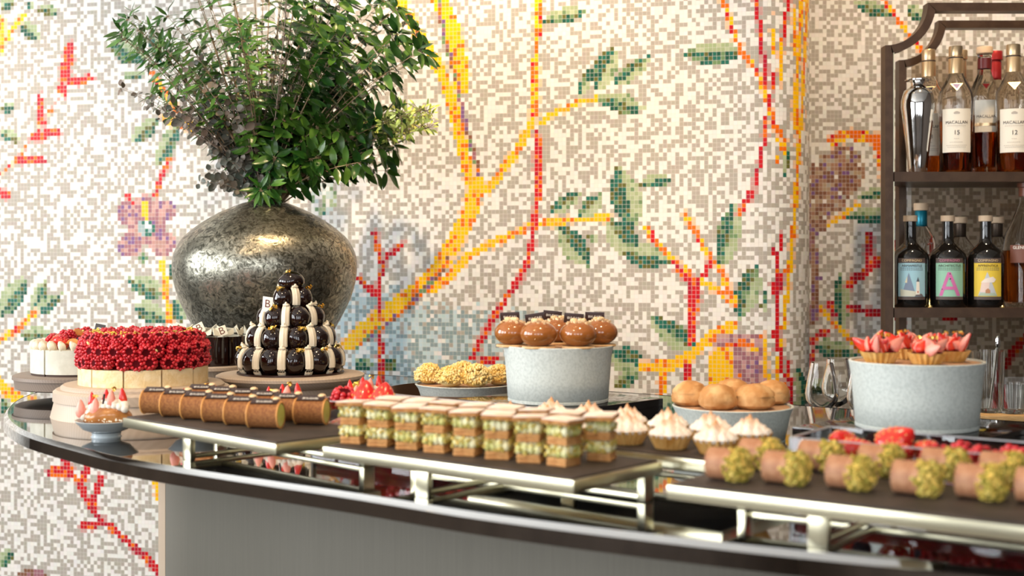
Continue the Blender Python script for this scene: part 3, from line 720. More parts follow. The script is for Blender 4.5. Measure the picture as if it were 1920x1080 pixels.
# ------------------------------------------------------------------ baba dishes
china_m = mat('pale_blue_china', (.46, .51, .53), .12, coat=.5)
baba_m = mat('syrup_cake', (.34, .12, .03), .25, c2=(.48, .20, .05), scale=50, coat=.5, bump=.25, bscale=120)
pearl_m = mat('pearl_sugar', (.92, .86, .72), .3)
def baba(i, x, y, rz, where):
    d = thing('footed_dish', 'shallow pale blue footed china dish ' + where[0], 'dish', (x, y, CT), 0, 'footed china dishes')
    part('bowl', cm('dish', lambda: MB().lathe([(0, .006), (.020, .0065), (.034, .012), (.044, .0225), (.0462, .0246), (.0452, .0252), (.042, .0225), (.032, .0145), (.02, .0095), (0, .009)], 48).mesh('bowl', china_m, 50)), d)
    part('foot', cm('dfoot', lambda: MB().lathe([(0, .0065), (.0215, .0065), (.0205, .003), (.0225, .0), (0, 0)], 48).mesh('foot', china_m)), d)
    b = thing('baba_cake', 'syrup soaked cake with cream and strawberries ' + where[1], 'pastry', (x, y, CT + .0165), rz, 'strawberry babas in dishes')
    part('sponge', cm('baba', lambda: MB().sphere((0, 0, .014), (.038, .023, .0185), 28, 16).rough(.003, 60).mesh('sponge', baba_m)), b)
    def cream():
        mb = MB(); r = random.Random(6)
        for k in range(9):
            t = k / 8; mb.sphere((-.032 + .060 * t, -.004 + .004 * math.sin(k * 2), .018 + .016 * math.sin(t * 2.3) + r.uniform(-.001, .001)), (.0085, .0095, .0075), 12, 8)
            mb.sphere((-.030 + .060 * t, -.010, .015 + .015 * math.sin(t * 2.3)), .0065, 10, 7)
        return mb.mesh('whipped_cream', white_cream)
    part('whipped_cream', cm('bcream', cream), b)
    for x_, y_, z_, r_ in ((-.034, -.011, .0125, -.03), (-.013, -.013, .0150, .05), (.008, -.010, .026, .12)):
        slice_(b, (x_, y_, z_), (.05, r_, 0), (.62, .45, .98))
    for x_, y_, z_, r_ in ((-.022, .004, .024, -.05), (-.003, .006, .028, .05), (.026, -.002, .031, -.1)):
        strawberry(b, (x_, y_, z_), (0, r_, 0), (.5, .4, .92), False)
    part('chocolate_stick', cm('stick', lambda: MB().tube([(0, 0, 0), (.004, 0, .034)], .0016, 6).mesh('chocolate_stick', choc_plain)), b, (-.003, -.013, .014))
    gold(b, (-.013, -.011, .0425), 1.3, 0); gold(b, (.012, -.008, .053), 1.3, 1)
    def pearls():
        mb = MB(); r = random.Random(9)
        for k in range(26):
            a = r.uniform(-2.6, -.3); mb.sphere((.036 * math.cos(a) * 1.0, .0225 * math.sin(a), .008 + r.uniform(0, .004)), r.uniform(.0008, .0017), 6, 5)
        return mb.mesh('sugar_pearls', pearl_m)
    tag(part('sugar_pearls', cm('pearls', pearls), b), kind='stuff')
for i, (x, y, rz, wh) in enumerate(((-.602, 1.90, 0, ('at the left counter edge', 'at the left counter edge')), (-.478, 1.955, .1, ('behind the left end of the roll tray', 'behind the left end of the roll tray')),
                              (-.355, 1.98, -.1, ('behind the middle of the roll tray', 'behind the middle of the roll tray')), (-.243, 2.10, .1, ('behind the left fruit box', 'behind the left fruit box')))):
    baba(i, x, y, rz, wh)
# ------------------------------------------------------------------ raised trays
brass_m = mat('champagne_metal', (.80, .75, .54), .28, 1)
slate_m = mat('slate_board', (.035, .026, .021), .6, c2=(.055, .040, .032), scale=25, spec=.3)
TW, TD, TZ = .365, .160, .046
def tray(label, org, u):
    rz = math.atan2(u[1], u[0])
    t = thing('tray_riser', label, 'tray', (org[0], org[1], CT), rz, 'raised metal framed trays')
    part('board', cm('t_board', lambda: MB().box((TW / 2, TD / 2, .0425), (TW - .008, TD - .008, .007), bev=.0008).mesh('board', slate_m)), t)
    def fr():
        mb = MB()
        for c, d in (((TW / 2, .003, .0375), (TW, .006, .013)), ((TW / 2, TD - .003, .0375), (TW, .006, .013)), ((.003, TD / 2, .0375), (.006, TD - .012, .013)), ((TW - .003, TD / 2, .0375), (.006, TD - .012, .013))):
            mb.box(c, d, bev=.001)
        return mb.mesh('frame', brass_m)
    part('frame', cm('t_frame', fr), t)
    for key, c, d in (('a', (.149, .014, .0158), (.019, .008, .0315)), ('b', (TW - .014, TD - .012, .0158), (.010, .018, .0315)), ('l', (.012, TD - .012, .0158), (.010, .018, .0315))):
        part('leg', cm('t_leg' + key, lambda c=c, d=d: MB().box(c, d, bev=.0012).mesh('leg', brass_m)), t)
    part('rail', cm('t_railb', lambda: MB().box((TW / 2, TD - .012, .0050), (TW - .034, .006, .006), bev=.0008).mesh('rail', brass_m)), t)
    part('rail', cm('t_railc', lambda: MB().box((.149, (TD - .012 + .018) / 2, .0050), (.006, TD - .033, .006), bev=.0008).mesh('rail', brass_m)), t)
    def at(a, b, z=0):
        n = (-u[1], u[0]); return Vector((org[0] + u[0] * a + n[0] * b, org[1] + u[1] * a + n[1] * b, CT + TZ + z))
    return at
nrm2 = lambda v: tuple(Vector(v).normalized())
U1, U2, U3 = nrm2((.709, -.705)), nrm2((.77, -.638)), nrm2((.81, -.586))
at1 = tray('raised champagne metal tray carrying brown pistachio rolls', (-.5375, 1.767), U1)
at2 = tray('raised champagne metal tray carrying layered pistachio slices', (-.2206, 1.491), U2)
at4 = tray('raised champagne metal tray carrying meringue tartlets', (-.2206 + .638 * .192 + .77 * .055, 1.491 + .77 * .192 - .638 * .055), U2)
at3 = tray('raised champagne metal tray carrying pistachio dipped cannoli', (.149, 1.234), U3)

# ------------------------------------------------------------------ pistachio rolls
roll_m = mat('baked_brown_dough', (.22, .075, .018), .7, c2=(.34, .135, .035), scale=420, bump=.7, bscale=900)
roll_edge = mat('baked_dough_edge', (.74, .36, .10), .6)
green_m = mat('pistachio_cream', (.55, .56, .12), .5, c2=(.64, .62, .2), scale=60)
def roll(i, row, p, rz):
    wh = ORD[i] + ' from the left in the ' + row + ' row'
    t = thing('pistachio_roll', 'brown pistachio roll, ' + wh, 'pastry', p, rz, 'pistachio rolls on the tray')
    X = Matrix.Rotation(PI / 2, 4, 'Y')
    part('shell', cm('roll', lambda: MB().lathe([(.0150, -.0205), (.0154, -.0209), (.0165, -.0208), (.0168, -.0195), (.0163, -.017), (.0163, .017), (.0168, .0195), (.0165, .0208), (.0154, .0209), (.0150, .0205)], 36, Matrix.Translation((0, 0, .0168)) @ X).mesh('shell', roll_m, 50)), t)
    for sg in (-1, 1):
        part('rim', cm(('rollr', sg), lambda: MB().lathe([(.0156, sg * .0211), (.0170, sg * .0209), (.0175, sg * .0200), (.0164, sg * .0188)], 36, Matrix.Translation((0, 0, .0168)) @ X).mesh('rim', roll_edge)), t)
    part('pistachio_filling', cm('rollf', lambda: MB().lathe([(0, -.0206), (.0153, -.0202), (.0153, .0202), (0, .0214)], 24, Matrix.Translation((0, 0, .0168)) @ X).mesh('pistachio_filling', green_m)), t)
    o = part('chocolate_plaque', cm('rollp', lambda: MB().box((0, 0, 0), (.036, .0125, .0012), bev=.0002).mesh('chocolate_plaque', choc_plain)), t, (0, -.003, .0345), (.42, 0, 0))
    part('lettering', T_BV, o, (0, -.002, .0007), (-PI / 2, 0, 0), (1, 1, 1))
    part('hazelnut_half', cm('hnut', lambda: MB().sphere((0, 0, 0), (.0055, .0045, .0032), 12, 8).mesh('hazelnut_half', nut_m)), t, (.013, .004, .0365), (.2, 0, .4))
a_first, a_last = gp(290, 779, TZ), gp(493, 806, TZ)
for i in range(6):
    p = a_first.lerp(a_last, i / 5) + Vector((0, .018, 0)); p.z = CT + TZ + .0002
    roll(i, 'front', p, -.16)
    q = p + Vector((.053, .038, 0)); roll(i, 'back', q, -.16)

# ------------------------------------------------------------------ layered pistachio slices
puff_m = mat('puff_pastry', (.40, .17, .045), .75, c2=(.54, .27, .09), scale=110, bump=.6, bscale=260)
sugar_m = mat('icing_sugar', (.88, .80, .74), .8, c2=(.78, .60, .46), scale=40)
bead_m = mat('pistachio_mousse', (.80, .76, .50), .45, c2=(.56, .54, .18), scale=60, world=True)
S = .0132
def puff(seed, h, ex=0):
    mb = MB(); r = random.Random(seed)
    for k in range(2):
        mb.box((r.uniform(-.0006, .0006), r.uniform(-.0006, .0006), h * (k + .5) / 2), ((S + ex) * 2 - r.uniform(0, .0015), (S + ex) * 2 - r.uniform(0, .0015), h / 2 - .0001), bev=.0009)
    return mb.mesh('pastry_layer', puff_m)
def beads(seed):
    mb = MB(); r = random.Random(seed)
    for i in range(4):
        for j in range(4):
            if 0 < i < 3 and 0 < j < 3: continue
            k_ = r.uniform(.82, 1.12); mb.sphere(((i - 1.5) * .0068, (j - 1.5) * .0068, .0062 * k_), (.0044 * k_, .0044 * k_, .0064 * k_), 10, 7)
    mb.box((0, 0, .0062), (.019, .019, .0126))
    return mb.mesh('mousse_beads', bead_m)
def crumbs(seed):
    mb = MB(); r = random.Random(seed)
    for k in range(54):
        e = r.choice(((1, 0), (-1, 0), (0, 1), (0, -1))); s_ = r.uniform(-1, 1) * S
        q = (e[0] * (S + .0003) + abs(e[1]) * s_, e[1] * (S + .0003) + abs(e[0]) * s_, r.uniform(.001, .0125))
        mb.box(q, (r.uniform(.0014, .0032),) * 3, None)
    return mb.mesh('pistachio_crumbs', pist_m, None)
m_first, m_last = gp(662, 834, TZ), gp(1058, 877, TZ)
def layered(i, row, p, rz, k):
    t = thing('layered_slice', 'square pistachio layered pastry, ' + ORD[i] + ' from the left in the ' + row + ' row', 'pastry', p, rz, 'layered pistachio slices on the tray')
    v = k % 3; z = 0
    for lv in range(2):
        part('pastry_layer', cm(('puff', v + lv), lambda: puff(v + lv, .0088)), t, (0, 0, z)); z += .0088
        tag(part('mousse_beads', cm('beads', lambda: beads(1)), t, (0, 0, z), (0, 0, (k + lv) * PI / 2)), kind='stuff')
        tag(part('pistachio_crumbs', cm(('pcr', (k + lv) % 3), lambda: crumbs(20 + k + lv)), t, (0, 0, z)), kind='stuff'); z += .0132
    part('pastry_lid', cm(('lid', v), lambda: puff(40 + v, .0042, .0042)), t, (0, 0, z), ((k % 3 - 1) * .04, (k % 2 - .5) * .06, .05)); z += .0043
    part('sugar_glaze', cm('glaze', lambda: MB().box((0, 0, .0007), (.0335, .0335, .0014), bev=.0006).mesh('sugar_glaze', sugar_m)), t, (0, 0, z), ((k % 3 - 1) * .04, (k % 2 - .5) * .06, .05))
rnd = random.Random(3)
for i in range(8):
    p = m_first.lerp(m_last, i / 7) + Vector((0, .017, 0)); p.z = CT + TZ + .0002
    layered(i, 'front', p, rnd.uniform(-.42, -.22) if i < 7 else -.7, i)
    q = p + Vector((U2[1] * -.047 + .012, U2[0] * .047, 0)); layered(i, 'back', q, rnd.uniform(-.5, -.25), i + 1)

# ------------------------------------------------------------------ tart shells
shell_m = mat('tart_crust', (.60, .29, .06), .6, c2=(.74, .44, .14), scale=80)
def tart_shell(r0, r1, h, n=18):
    fl = lambda a, k: .075 * math.cos(n * a) if k in (1, 2, 3) else 0
    return MB().lathe([(0, 0), (r0, .0003), ((r0 + r1) / 2, h * .5), (r1, h), (r1 * .93, h * .98), (r0 * .95, h * .5), (0, h * .45)], n * 6, None, fl).mesh('tart_shell', shell_m, 60)
mer_m = bpy.data.materials.new('toasted_meringue'); mer_m.use_nodes = True
_nt = mer_m.node_tree; _tc = _nt.nodes.new('ShaderNodeTexCoord'); _sx = _nt.nodes.new('ShaderNodeSeparateXYZ'); _nt.links.new(_tc.outputs['Object'], _sx.inputs[0])
_ns = _nt.nodes.new('ShaderNodeTexNoise'); _ns.inputs['Scale'].default_value = 70; _nt.links.new(_tc.outputs['Object'], _ns.inputs['Vector'])
_ma = _nt.nodes.new('ShaderNodeMath'); _ma.operation = 'MULTIPLY_ADD'; _ma.inputs[1].default_value = .02; _nt.links.new(_ns.outputs['Fac'], _ma.inputs[0]); _nt.links.new(_sx.outputs['Z'], _ma.inputs[2])
_rp = _nt.nodes.new('ShaderNodeMapRange'); _rp.inputs['From Min'].default_value = .020; _rp.inputs['From Max'].default_value = .046; _nt.links.new(_ma.outputs[0], _rp.inputs['Value'])
_cr = _nt.nodes.new('ShaderNodeValToRGB'); _cr.color_ramp.elements[0].color = (.88, .85, .80, 1); _cr.color_ramp.elements[1].color = (.62, .30, .12, 1)
_e = _cr.color_ramp.elements.new(.5); _e.color = (.87, .74, .62, 1)
_nt.links.new(_rp.outputs['Result'], _cr.inputs['Fac']); _nt.links.new(_cr.outputs['Color'], _nt.nodes['Principled BSDF'].inputs['Base Color'])
_nt.nodes['Principled BSDF'].inputs['Roughness'].default_value = .6
def meringue_mesh(seed):
    mb = MB(); r = random.Random(seed)
    mb.sphere((0, 0, .012), (.019, .019, .013), 18, 10)
    def kiss(x, y, z, s, h, lean):
        prof = [(0, 0), (s * .8, s * .15), (s, s * .55), (s * .8, s * 1.1), (s * .45, h * .62), (s * .18, h * .85), (0, h)]
        M = Matrix.Translation((x, y, z)) @ Matrix.Rotation(lean, 4, Vector((-y, x, 1e-6)).normalized()) if (x or y) else Matrix.Translation((x, y, z))
        mb.lathe(prof, 10, M)
    for i in range(11):
        a = 2 * PI * i / 11; kiss(.0165 * math.cos(a), .0165 * math.sin(a), .009, .0082, .0150 + r.uniform(-.001, .003), -.05)
    for i in range(5):
        a = 2 * PI * (i + .5) / 5; kiss(.0095 * math.cos(a), .0095 * math.sin(a), .015, .0082, .0170 + r.uniform(-.001, .003), -.05)
    kiss(0, 0, .019, .0082, .020, 0)
    return mb.mesh('meringue', mer_m)
def mer_tart(label, p, rz, v):
    t = thing('meringue_tartlet', label, 'tartlet', p, rz, 'meringue tartlets on the tray')
    part('tart_shell', cm('mshell', lambda: tart_shell(.0165, .0245, .0170)), t)
    part('meringue', cm(('mer', v % 3), lambda: meringue_mesh(v % 3)), t, (0, 0, .0045), (0, 0, 0), (1.04, 1.04, .88))
for i in range(6):
    for row, b in (('front', .043), ('back', .112)):
        a = .034 + i * .0595 + (.012 if row == 'back' else 0)
        mer_tart('lemon tartlet with toasted meringue peaks, ' + ORD[i] + ' from the left in the ' + row + ' row', at4(min(a, .336), b, .0002), i, i + (row == 'back'))

# ------------------------------------------------------------------ cannoli
can_m = mat('cannoli_shell', (.38, .165, .08), .55, c2=(.50, .26, .14), scale=60, bump=.3, bscale=200)
def can_nuts(seed):
    mb = MB(); r = random.Random(seed)
    mb.lathe([(0, .012), (.0135, .012), (.0150, .018), (.0135, .026), (.008, .031), (0, .032)], 18, Matrix.Rotation(PI / 2, 4, 'Y'))
    for k in range(120):
        a = r.uniform(0, 6.28); x = r.uniform(.011, .031); R = .0148 if x < .022 else math.sqrt(max(0, .0148 ** 2 - ((x - .022) * 1.45) ** 2))
        mb.box((0, 0, 0), (r.uniform(.003, .006), r.uniform(.003, .0055), r.uniform(.0025, .005)), Matrix.Translation((x, R * math.cos(a), R * math.sin(a))) @ Euler((a, r.uniform(0, 3), r.uniform(0, 3))).to_matrix().to_4x4())
    return mb.mesh('pistachio_coating', pist_m, None)
def cannolo(i, row, p, rz):
    t = thing('cannolo', 'ridged brown cannolo with chopped pistachio end, ' + ORD[i] + ' from the left in the ' + row + ' row', 'pastry', p, rz, 'cannoli on the tray')
    rib = lambda a, k: .0
    prof = [(.0120, -.020)] + [(.0152 + .0004 * math.sin(j * 2.1), -.020 + .0245 * j / 24) for j in range(25)] + [(.0128, .0045)]
    part('shell', cm('can', lambda: MB().lathe(prof, 28, Matrix.Rotation(PI / 2, 4, 'Y')).mesh('shell', can_m, 60)), t, (0, 0, .0158))
    part('overlap_seam', cm('canseam', lambda: MB().box((-.008, 0, .0152), (.023, .009, .0016), bev=.0005).mesh('overlap_seam', can_m)), t, (0, 0, .0158), (-.9, 0, 0))
    tag(part('pistachio_coating', cm(('cnut', i % 2), lambda: can_nuts(i)), t, (-.0105, 0, .0158)), kind='stuff')
    part('cream_end', cm('cane', lambda: MB().sphere((-.0165, 0, 0), (.003, .0122, .0122), 16, 10).mesh('cream_end', white_cream)), t, (0, 0, .0158))
fr = [(1372, 905), (1480, 912), (1602, 922), (1728, 933), (1850, 941), (1965, 950)]
bk = [(1432, 884), (1545, 888), (1660, 897), (1780, 905), (1892, 914), (2000, 922)]
for i, (x, y) in enumerate(fr):
    p = gp(x, y, TZ); p.y += .012; p.z += .0002; cannolo(i, 'front', p, -.62)
for i, (x, y) in enumerate(bk):
    p = gp(x, y, TZ); p.y += .012; p.z += .0002; cannolo(i, 'back', p, -.62)

# ------------------------------------------------------------------ stoneware bowls and risers
stone_m = mat('speckled_stoneware', (.50, .54, .505), .55, c2=(.60, .64, .60), scale=260, detail=2, lo=.35, hi=.6)
cork_m = mat('bowl_lid_board', (.42, .24, .13), .6, c2=(.55, .34, .2), scale=30)
acry_m = mat('black_acrylic', (.006, .006, .007), .06, spec=.7)
def bowl(label, x, y, z, rt, rb, h, grp):
    t = thing('stoneware_bowl', label, 'bowl', (x, y, CT + z), 0, grp)
    part('body', MB().lathe([(0, .0), (rb - .002, 0), (rb, .001), (rb + .0002, .0045), (rb - .0012, .0055), (rb + .0002, .0068), (rb + (rt - rb) * .25, h * .4), (rb + (rt - rb) * .62, h * .8), (rt, h - .001), (rt - .001, h), (rt - .004, h - .0005), (rt - .0055, h - .008), (0, h - .008)], 96).mesh('body', stone_m, 50), t)
    part('top_board', MB().lathe([(0, h - .009), (rt - .0062, h - .009), (rt - .0062, h - .002), (0, h - .002)], 64).mesh('top_board', cork_m), t)
    return CT + z + h - .002
def riser(label, x, y, s, h):
    t = part('display_riser', MB().box((0, 0, h / 2), (s, s, h), bev=.0012).mesh('display_riser', acry_m), None, (x, y, CT), (0, 0, PI / 4 + .02))
    tag(t, label, 'riser', 'black display risers')
riser('square black acrylic riser under the bowl of caramel domes', .076, 2.035, .233, .042)
riser('square black acrylic riser under the bowl of strawberry tarts', .537, 1.705, .233, .040)
G = 'speckled grey stoneware bowls'
zc = bowl('tall speckled grey stoneware bowl holding glossy caramel domes', .072, 2.00, .0422, .0865, .0785, .0875, G)
zt = bowl('tall speckled grey stoneware bowl holding strawberry tartlets', .537, 1.70, .0402, .0875, .079, .0885, G)
zb = bowl('low speckled grey stoneware bowl holding round choux buns', .319, 1.85, 0, .0870, .0745, .0525, G)
zp = bowl('low speckled grey stoneware bowl holding pale crumb covered puffs', -.083, 2.27, .0042, .0890, .0745, .0400, G)
tb_m = mat('bronze_tray', (.10, .055, .03), .3, .5)
bt = thing('round_tray', 'round dark bronze tray with raised rim behind the fruit box', 'tray', (-.083, 2.30, CT))
part('tray_floor', MB().lathe([(0, 0), (.14, 0), (.14, .004), (0, .004)], 64).mesh('tray_floor', tb_m), bt)
part('tray_rim', MB().lathe([(.138, .0005), (.141, .0005), (.146, .030), (.1455, .0315), (.1435, .0315), (.138, .0042)], 72).mesh('tray_rim', tb_m, 60), bt)

# caramel domes
car_m = mat('caramel_glaze', (.33, .11, .022), .14, coat=.8)
bis_m = mat('biscuit', (.62, .38, .17), .75, c2=(.72, .48, .25), scale=80)
def nuts(seed):
    mb = MB(); r = random.Random(seed)
    for k in range(34):
        a = r.uniform(0, 6.28); R = r.uniform(.006, .019); z = .0215 + .0200 * math.sqrt(max(0, 1 - (R / .0285) ** 2))
        if k < 5: mb.sphere((R * .6 * math.cos(a), R * .6 * math.sin(a), .0418), (.0050, .0042, .0036), 8, 6)
        else: mb.box((R * math.cos(a), R * math.sin(a), z), (r.uniform(.002, .005), r.uniform(.002, .004), .0028), Matrix.Rotation(0, 4, 'X'))
    return mb.mesh('chopped_hazelnut', nut_m, None)
for i, (x, y, wh) in enumerate(((961, 1.985, 'at the left of the tall bowl'), (1010, 1.945, 'at the front left of the tall bowl'), (1084, 1.945, 'at the front right of the tall bowl'), (1124, 1.995, 'at the right of the tall bowl'), (1045, 2.045, 'at the back of the tall bowl'))):
    t = thing('caramel_dome', 'glossy caramel dome with hazelnuts and chocolate plaque ' + wh, 'pastry', ((x - 960) * y / FPX, y, zc + .0002), i * .2, 'caramel domes in the tall bowl')
    part('biscuit_base', cm('cbis', lambda: MB().lathe([(0, 0), (.025, 0), (.0258, .0015), (.025, .0035), (0, .0035)], 32).mesh('biscuit_base', bis_m)), t)
    part('dome', cm('cdome', lambda: MB().sphere((0, 0, .0205), (.0285, .0285, .0200), 36, 20).mesh('dome', car_m)), t, (0, 0, .0012))
    tag(part('chopped_hazelnut', cm(('cnuts', i % 2), lambda: nuts(i)), t, (0, 0, .0006)), kind='stuff')
    o = part('chocolate_plaque', cm('cplq', lambda: MB().box((0, 0, 0), (.030, .0012, .015), bev=.0002).mesh('chocolate_plaque', choc_plain)), t, (-.004, .007, .0455), (.1, (-.05, -.16, .08, .02, .1)[i], (-i * .2 + .05 * (i % 3 - 1))))
    part('lettering', T_BV, o, (0, -.0008, 0), (0, 0, 0), .95)
# strawberry tartlets
pink_m = straw_f
for i, (x, y, wh) in enumerate(((1650, 1.675, 'at the left of the bowl'), (1737, 1.655, 'at the front of the bowl'), (1782, 1.70, 'at the right of the bowl'), (1700, 1.745, 'at the back of the bowl'))):
    t = thing('strawberry_tartlet', 'fluted tartlet heaped with pink strawberry slices ' + wh, 'tartlet', ((x - 960) * y / FPX, y, zt + .0002), i * .9, 'strawberry tartlets in the tall bowl')
    part('tart_shell', cm('tshell', lambda: tart_shell(.0165, .0245, .0150)), t)
    part('filling', cm('tfill', lambda: MB().sphere((0, 0, .013), (.0205, .0205, .006), 20, 8).mesh('filling', berry_in)), t)
    r = random.Random(i + 30)
    for k in range(15):
        a = 2 * PI * k / 15 + r.uniform(-.2, .2); R = .014 if k % 2 else .020
        slice_(t, (R * math.cos(a) * .8, R * math.sin(a) * .8, .015 + r.uniform(0, .003)), (r.uniform(-.5, .5), r.choice((-1, -1, 1)) * r.uniform(.45, 1.2), a + r.uniform(-.8, .8)), (.62, .36, r.uniform(.8, 1.1)))
    for k in range(3): gold(t, (r.uniform(-.012, .012), r.uniform(-.012, .012), .033 + r.uniform(0, .004)), 1.0, k)
# choux buns
bun_m = mat('craquelin_bun', (.50, .23, .07), .7, c2=(.68, .40, .17), scale=45, bump=.7, bscale=110)
for i, (x, y, r, wh) in enumerate(((1294, 1.86, .0265, 'at the left of the low bowl'), (1346, 1.815, .0275, 'at the front of the low bowl'), (1414, 1.82, .030, 'at the front right of the low bowl'), (1447, 1.88, .0265, 'at the right of the low bowl'), (1375, 1.905, .0275, 'at the back of the low bowl'))):
    t = thing('choux_bun', 'golden crackled choux bun ' + wh, 'pastry', ((x - 960) * y / FPX, y, zb + .0002), i * 1.1, 'choux buns in the low bowl')
    part('bun', MB().lathe([(0, 0), (r * .7, .0005), (r * .97, .006), (r, .013), (r * .93, .021), (r * .7, .029), (r * .36, .0335), (0, .035)], 32).rough(.0026, 70, i * 3).mesh('bun', bun_m), t)
    part('craquelin', MB().lathe([(r * .96, .0185), (r * .92, .0225), (r * .70, .0300), (r * .36, .0345), (0, .0358)], 32).rough(.0028, 75, i * 3 + 1).mesh('craquelin', bun_m), t)
# crumb covered puffs
crumb_m = mat('pale_crumble', (.78, .52, .14), .7, c2=(.86, .70, .34), scale=70, world=True)
def crumb_ball(seed):
    mb = MB(); r = random.Random(seed)
    for k in range(520):
        a = r.uniform(0, 6.28); e = r.uniform(-.25, 1.57); R = .0205
        R *= r.uniform(.95, 1.16); q = Vector((R * 1.15 * math.cos(a) * math.cos(e), R * 1.15 * math.sin(a) * math.cos(e), .013 + R * .95 * math.sin(e)))
        mb.sphere(q, (*(r.uniform(.0013, .0033) for _ in range(3)),), 6, 4)
    return mb.mesh('crumble_coating', crumb_m, 60)
for i, (x, y, wh) in enumerate(((805, 2.275, 'at the left of its bowl'), (846, 2.215, 'second from the left in its bowl'), (893, 2.21, 'at the middle of its bowl'), (935, 2.25, 'at the right of its bowl'), (868, 2.315, 'at the back of its bowl'))):
    t = thing('crumb_puff', 'pale yellow crumb covered puff ' + wh, 'pastry', ((x - 960) * y / FPX, y, zp + .0002), i * 1.3, 'crumb puffs in the low bowl')
    part('puff', cm('cpuff', lambda: MB().sphere((0, 0, .015), (.0235, .0235, .0150), 20, 12).mesh('puff', crumb_m)), t)
    tag(part('crumble_coating', cm(('cball', i % 3), lambda: crumb_ball(i)), t, (0, 0, 0), (0, 0, 0), (1, 1, 1.12 if i == 2 else 1)), kind='stuff')

# ------------------------------------------------------------------ clear boxes of fruit
clear_m = mat('clear_acrylic', (.96, .97, .98), .02, trans=1, ior=1.49)
jelly_m = mat('red_fruit_jelly', (.16, .006, .012), .15, c2=(.26, .01, .015), scale=40, coat=.5)
def fruit_box(label, org, u, W, D, H, fruit, fill_label, word):
    rz = math.atan2(u[1], u[0]); n = (-u[1], u[0])
    t = thing('clear_box', label, 'box', (org[0], org[1], CT), rz, 'clear acrylic fruit boxes')
    th = .003
    for c, d in (((W / 2, th / 2, H / 2), (W, th, H)), ((W / 2, D - th / 2, H / 2), (W, th, H)), ((th / 2, D / 2, H / 2), (th, D - 2 * th, H)), ((W - th / 2, D / 2, H / 2), (th, D - 2 * th, H))):
        part('side_panel', MB().box(c, d, bev=.0004).mesh('side_panel', clear_m), t)
    part('bottom_panel', MB().box((W / 2, D / 2, .0015), (W - 2 * th, D - 2 * th, .003)).mesh('bottom_panel', clear_m), t)
    def edge():
        mb = MB()
        for c, d in (((W / 2, th / 2, H + .0006), (W, th, .0012)), ((W / 2, D - th / 2, H + .0006), (W, th, .0012)), ((th / 2, D / 2, H + .0006), (th, D - 2 * th, .0012)), ((W - th / 2, D / 2, H + .0006), (th, D - 2 * th, .0012))): mb.box(c, d)
        for x_, y_ in ((th / 2, th / 2), (W - th / 2, th / 2), (th / 2, D - th / 2), (W - th / 2, D - th / 2)): mb.box((x_, y_, H / 2), (th * 1.1, th * 1.1, H))
        return mb.mesh('edge_highlight', mat('acrylic_edge_highlight', (.75, .79, .82), .15, trans=.45))
    part('edge_highlight', edge(), t)  # whitish strips on rims and corners: light caught by acrylic edges, put into colour
    j = part('fruit_jelly', MB().box((0, 0, .019), (W - .012, D - .012, .032), bev=.003).mesh('fruit_jelly', jelly_m), None, (org[0] + u[0] * W / 2 + n[0] * D / 2, org[1] + u[1] * W / 2 + n[1] * D / 2, CT), (0, 0, rz))
    tag(j, fill_label, 'jelly')
    cnt = {}
    for kind, a, b, z, rot, s in fruit:
        p = Vector((org[0] + u[0] * a + n[0] * b, org[1] + u[1] * a + n[1] * b, CT + .0352 + z))
        i = cnt.get(kind, 0); cnt[kind] = i + 1
        lab = '%s in the %s clear fruit box, %s from its left end' % ({'s': 'large red strawberry', 'r': 'dark red raspberry', 'b': 'blueberry'}[kind], word, ORD[i])
        if kind == 's': o = strawberry(None, p, rot, s)
        elif kind == 'r': o = raspberry(None, p, rot, s)
        else: o = part('blueberry', cm('blueb', None), None, p, rot, s)
        tag(o, lab, {'s': 'strawberry', 'r': 'raspberry', 'b': 'blueberry'}[kind], 'fruit in the %s clear box' % word)
def rel(a, b): return (-.2206 + U2[0] * a - U2[1] * b, 1.491 + U2[1] * a + U2[0] * b)
f1 = [('r', .022, .040, .0300, (.3, .2, 0), 1.45), ('s', .056, .048, .012, (0, .05, .4), 1.75), ('s', .092, .044, .012, (.1, .14, 1.2), 1.75), ('r', .028, .085, .015, (.5, .3, 1), 1.5), ('s', .072, .090, 0, (-.2, .1, 2), 1.35),
      ('r', .118, .085, .015, (.2, .4, 2), 1.5), ('r', .125, .045, .015, (.4, .1, 0), 1.5), ('r', .155, .070, .015, (.6, .1, 0), 1.5), ('r', .185, .045, .015, (0, .5, 0), 1.5), ('r', .200, .088, .015, (.3, .3, 1), 1.5)]
fruit_box('left clear acrylic box of raspberries and strawberries behind the layered slices', rel(-.222, .178), U2, .228, .118, .069, f1, 'dark red fruit jelly filling the left clear box', 'left')
f2 = [('s', .045, .035, .012, (1.2, .3, 1.0), 1.45), ('s', .035, .075, .014, (1.0, .2, -.7), 1.45), ('s', .080, .060, .017, (.9, 0, 1.0), 1.6), ('s', .095, .030, .012, (1.1, .2, .6), 1.4), ('b', .075, .020, .010, (.4, 0, 0), 1.4), ('s', .120, .062, .012, (1.1, 0, 2.2), 1.3), ('r', .150, .030, .015, (.3, 0, 0), 1.5),
      ('b', .135, .035, .010, (.2, .1, 0), 1.4), ('r', .165, .070, .015, (.2, .4, 0), 1.5), ('r', .195, .035, .015, (.3, .3, 0), 1.6), ('r', .215, .080, .015, (0, .3, 0), 1.5), ('r', .235, .040, .015, (.5, .3, 0), 1.6)]
fruit_box('right clear acrylic box of strawberries behind the cannoli tray', (.300, 1.385), U3, .262, .112, .069, f2, 'dark red fruit jelly filling the right clear box', 'right')
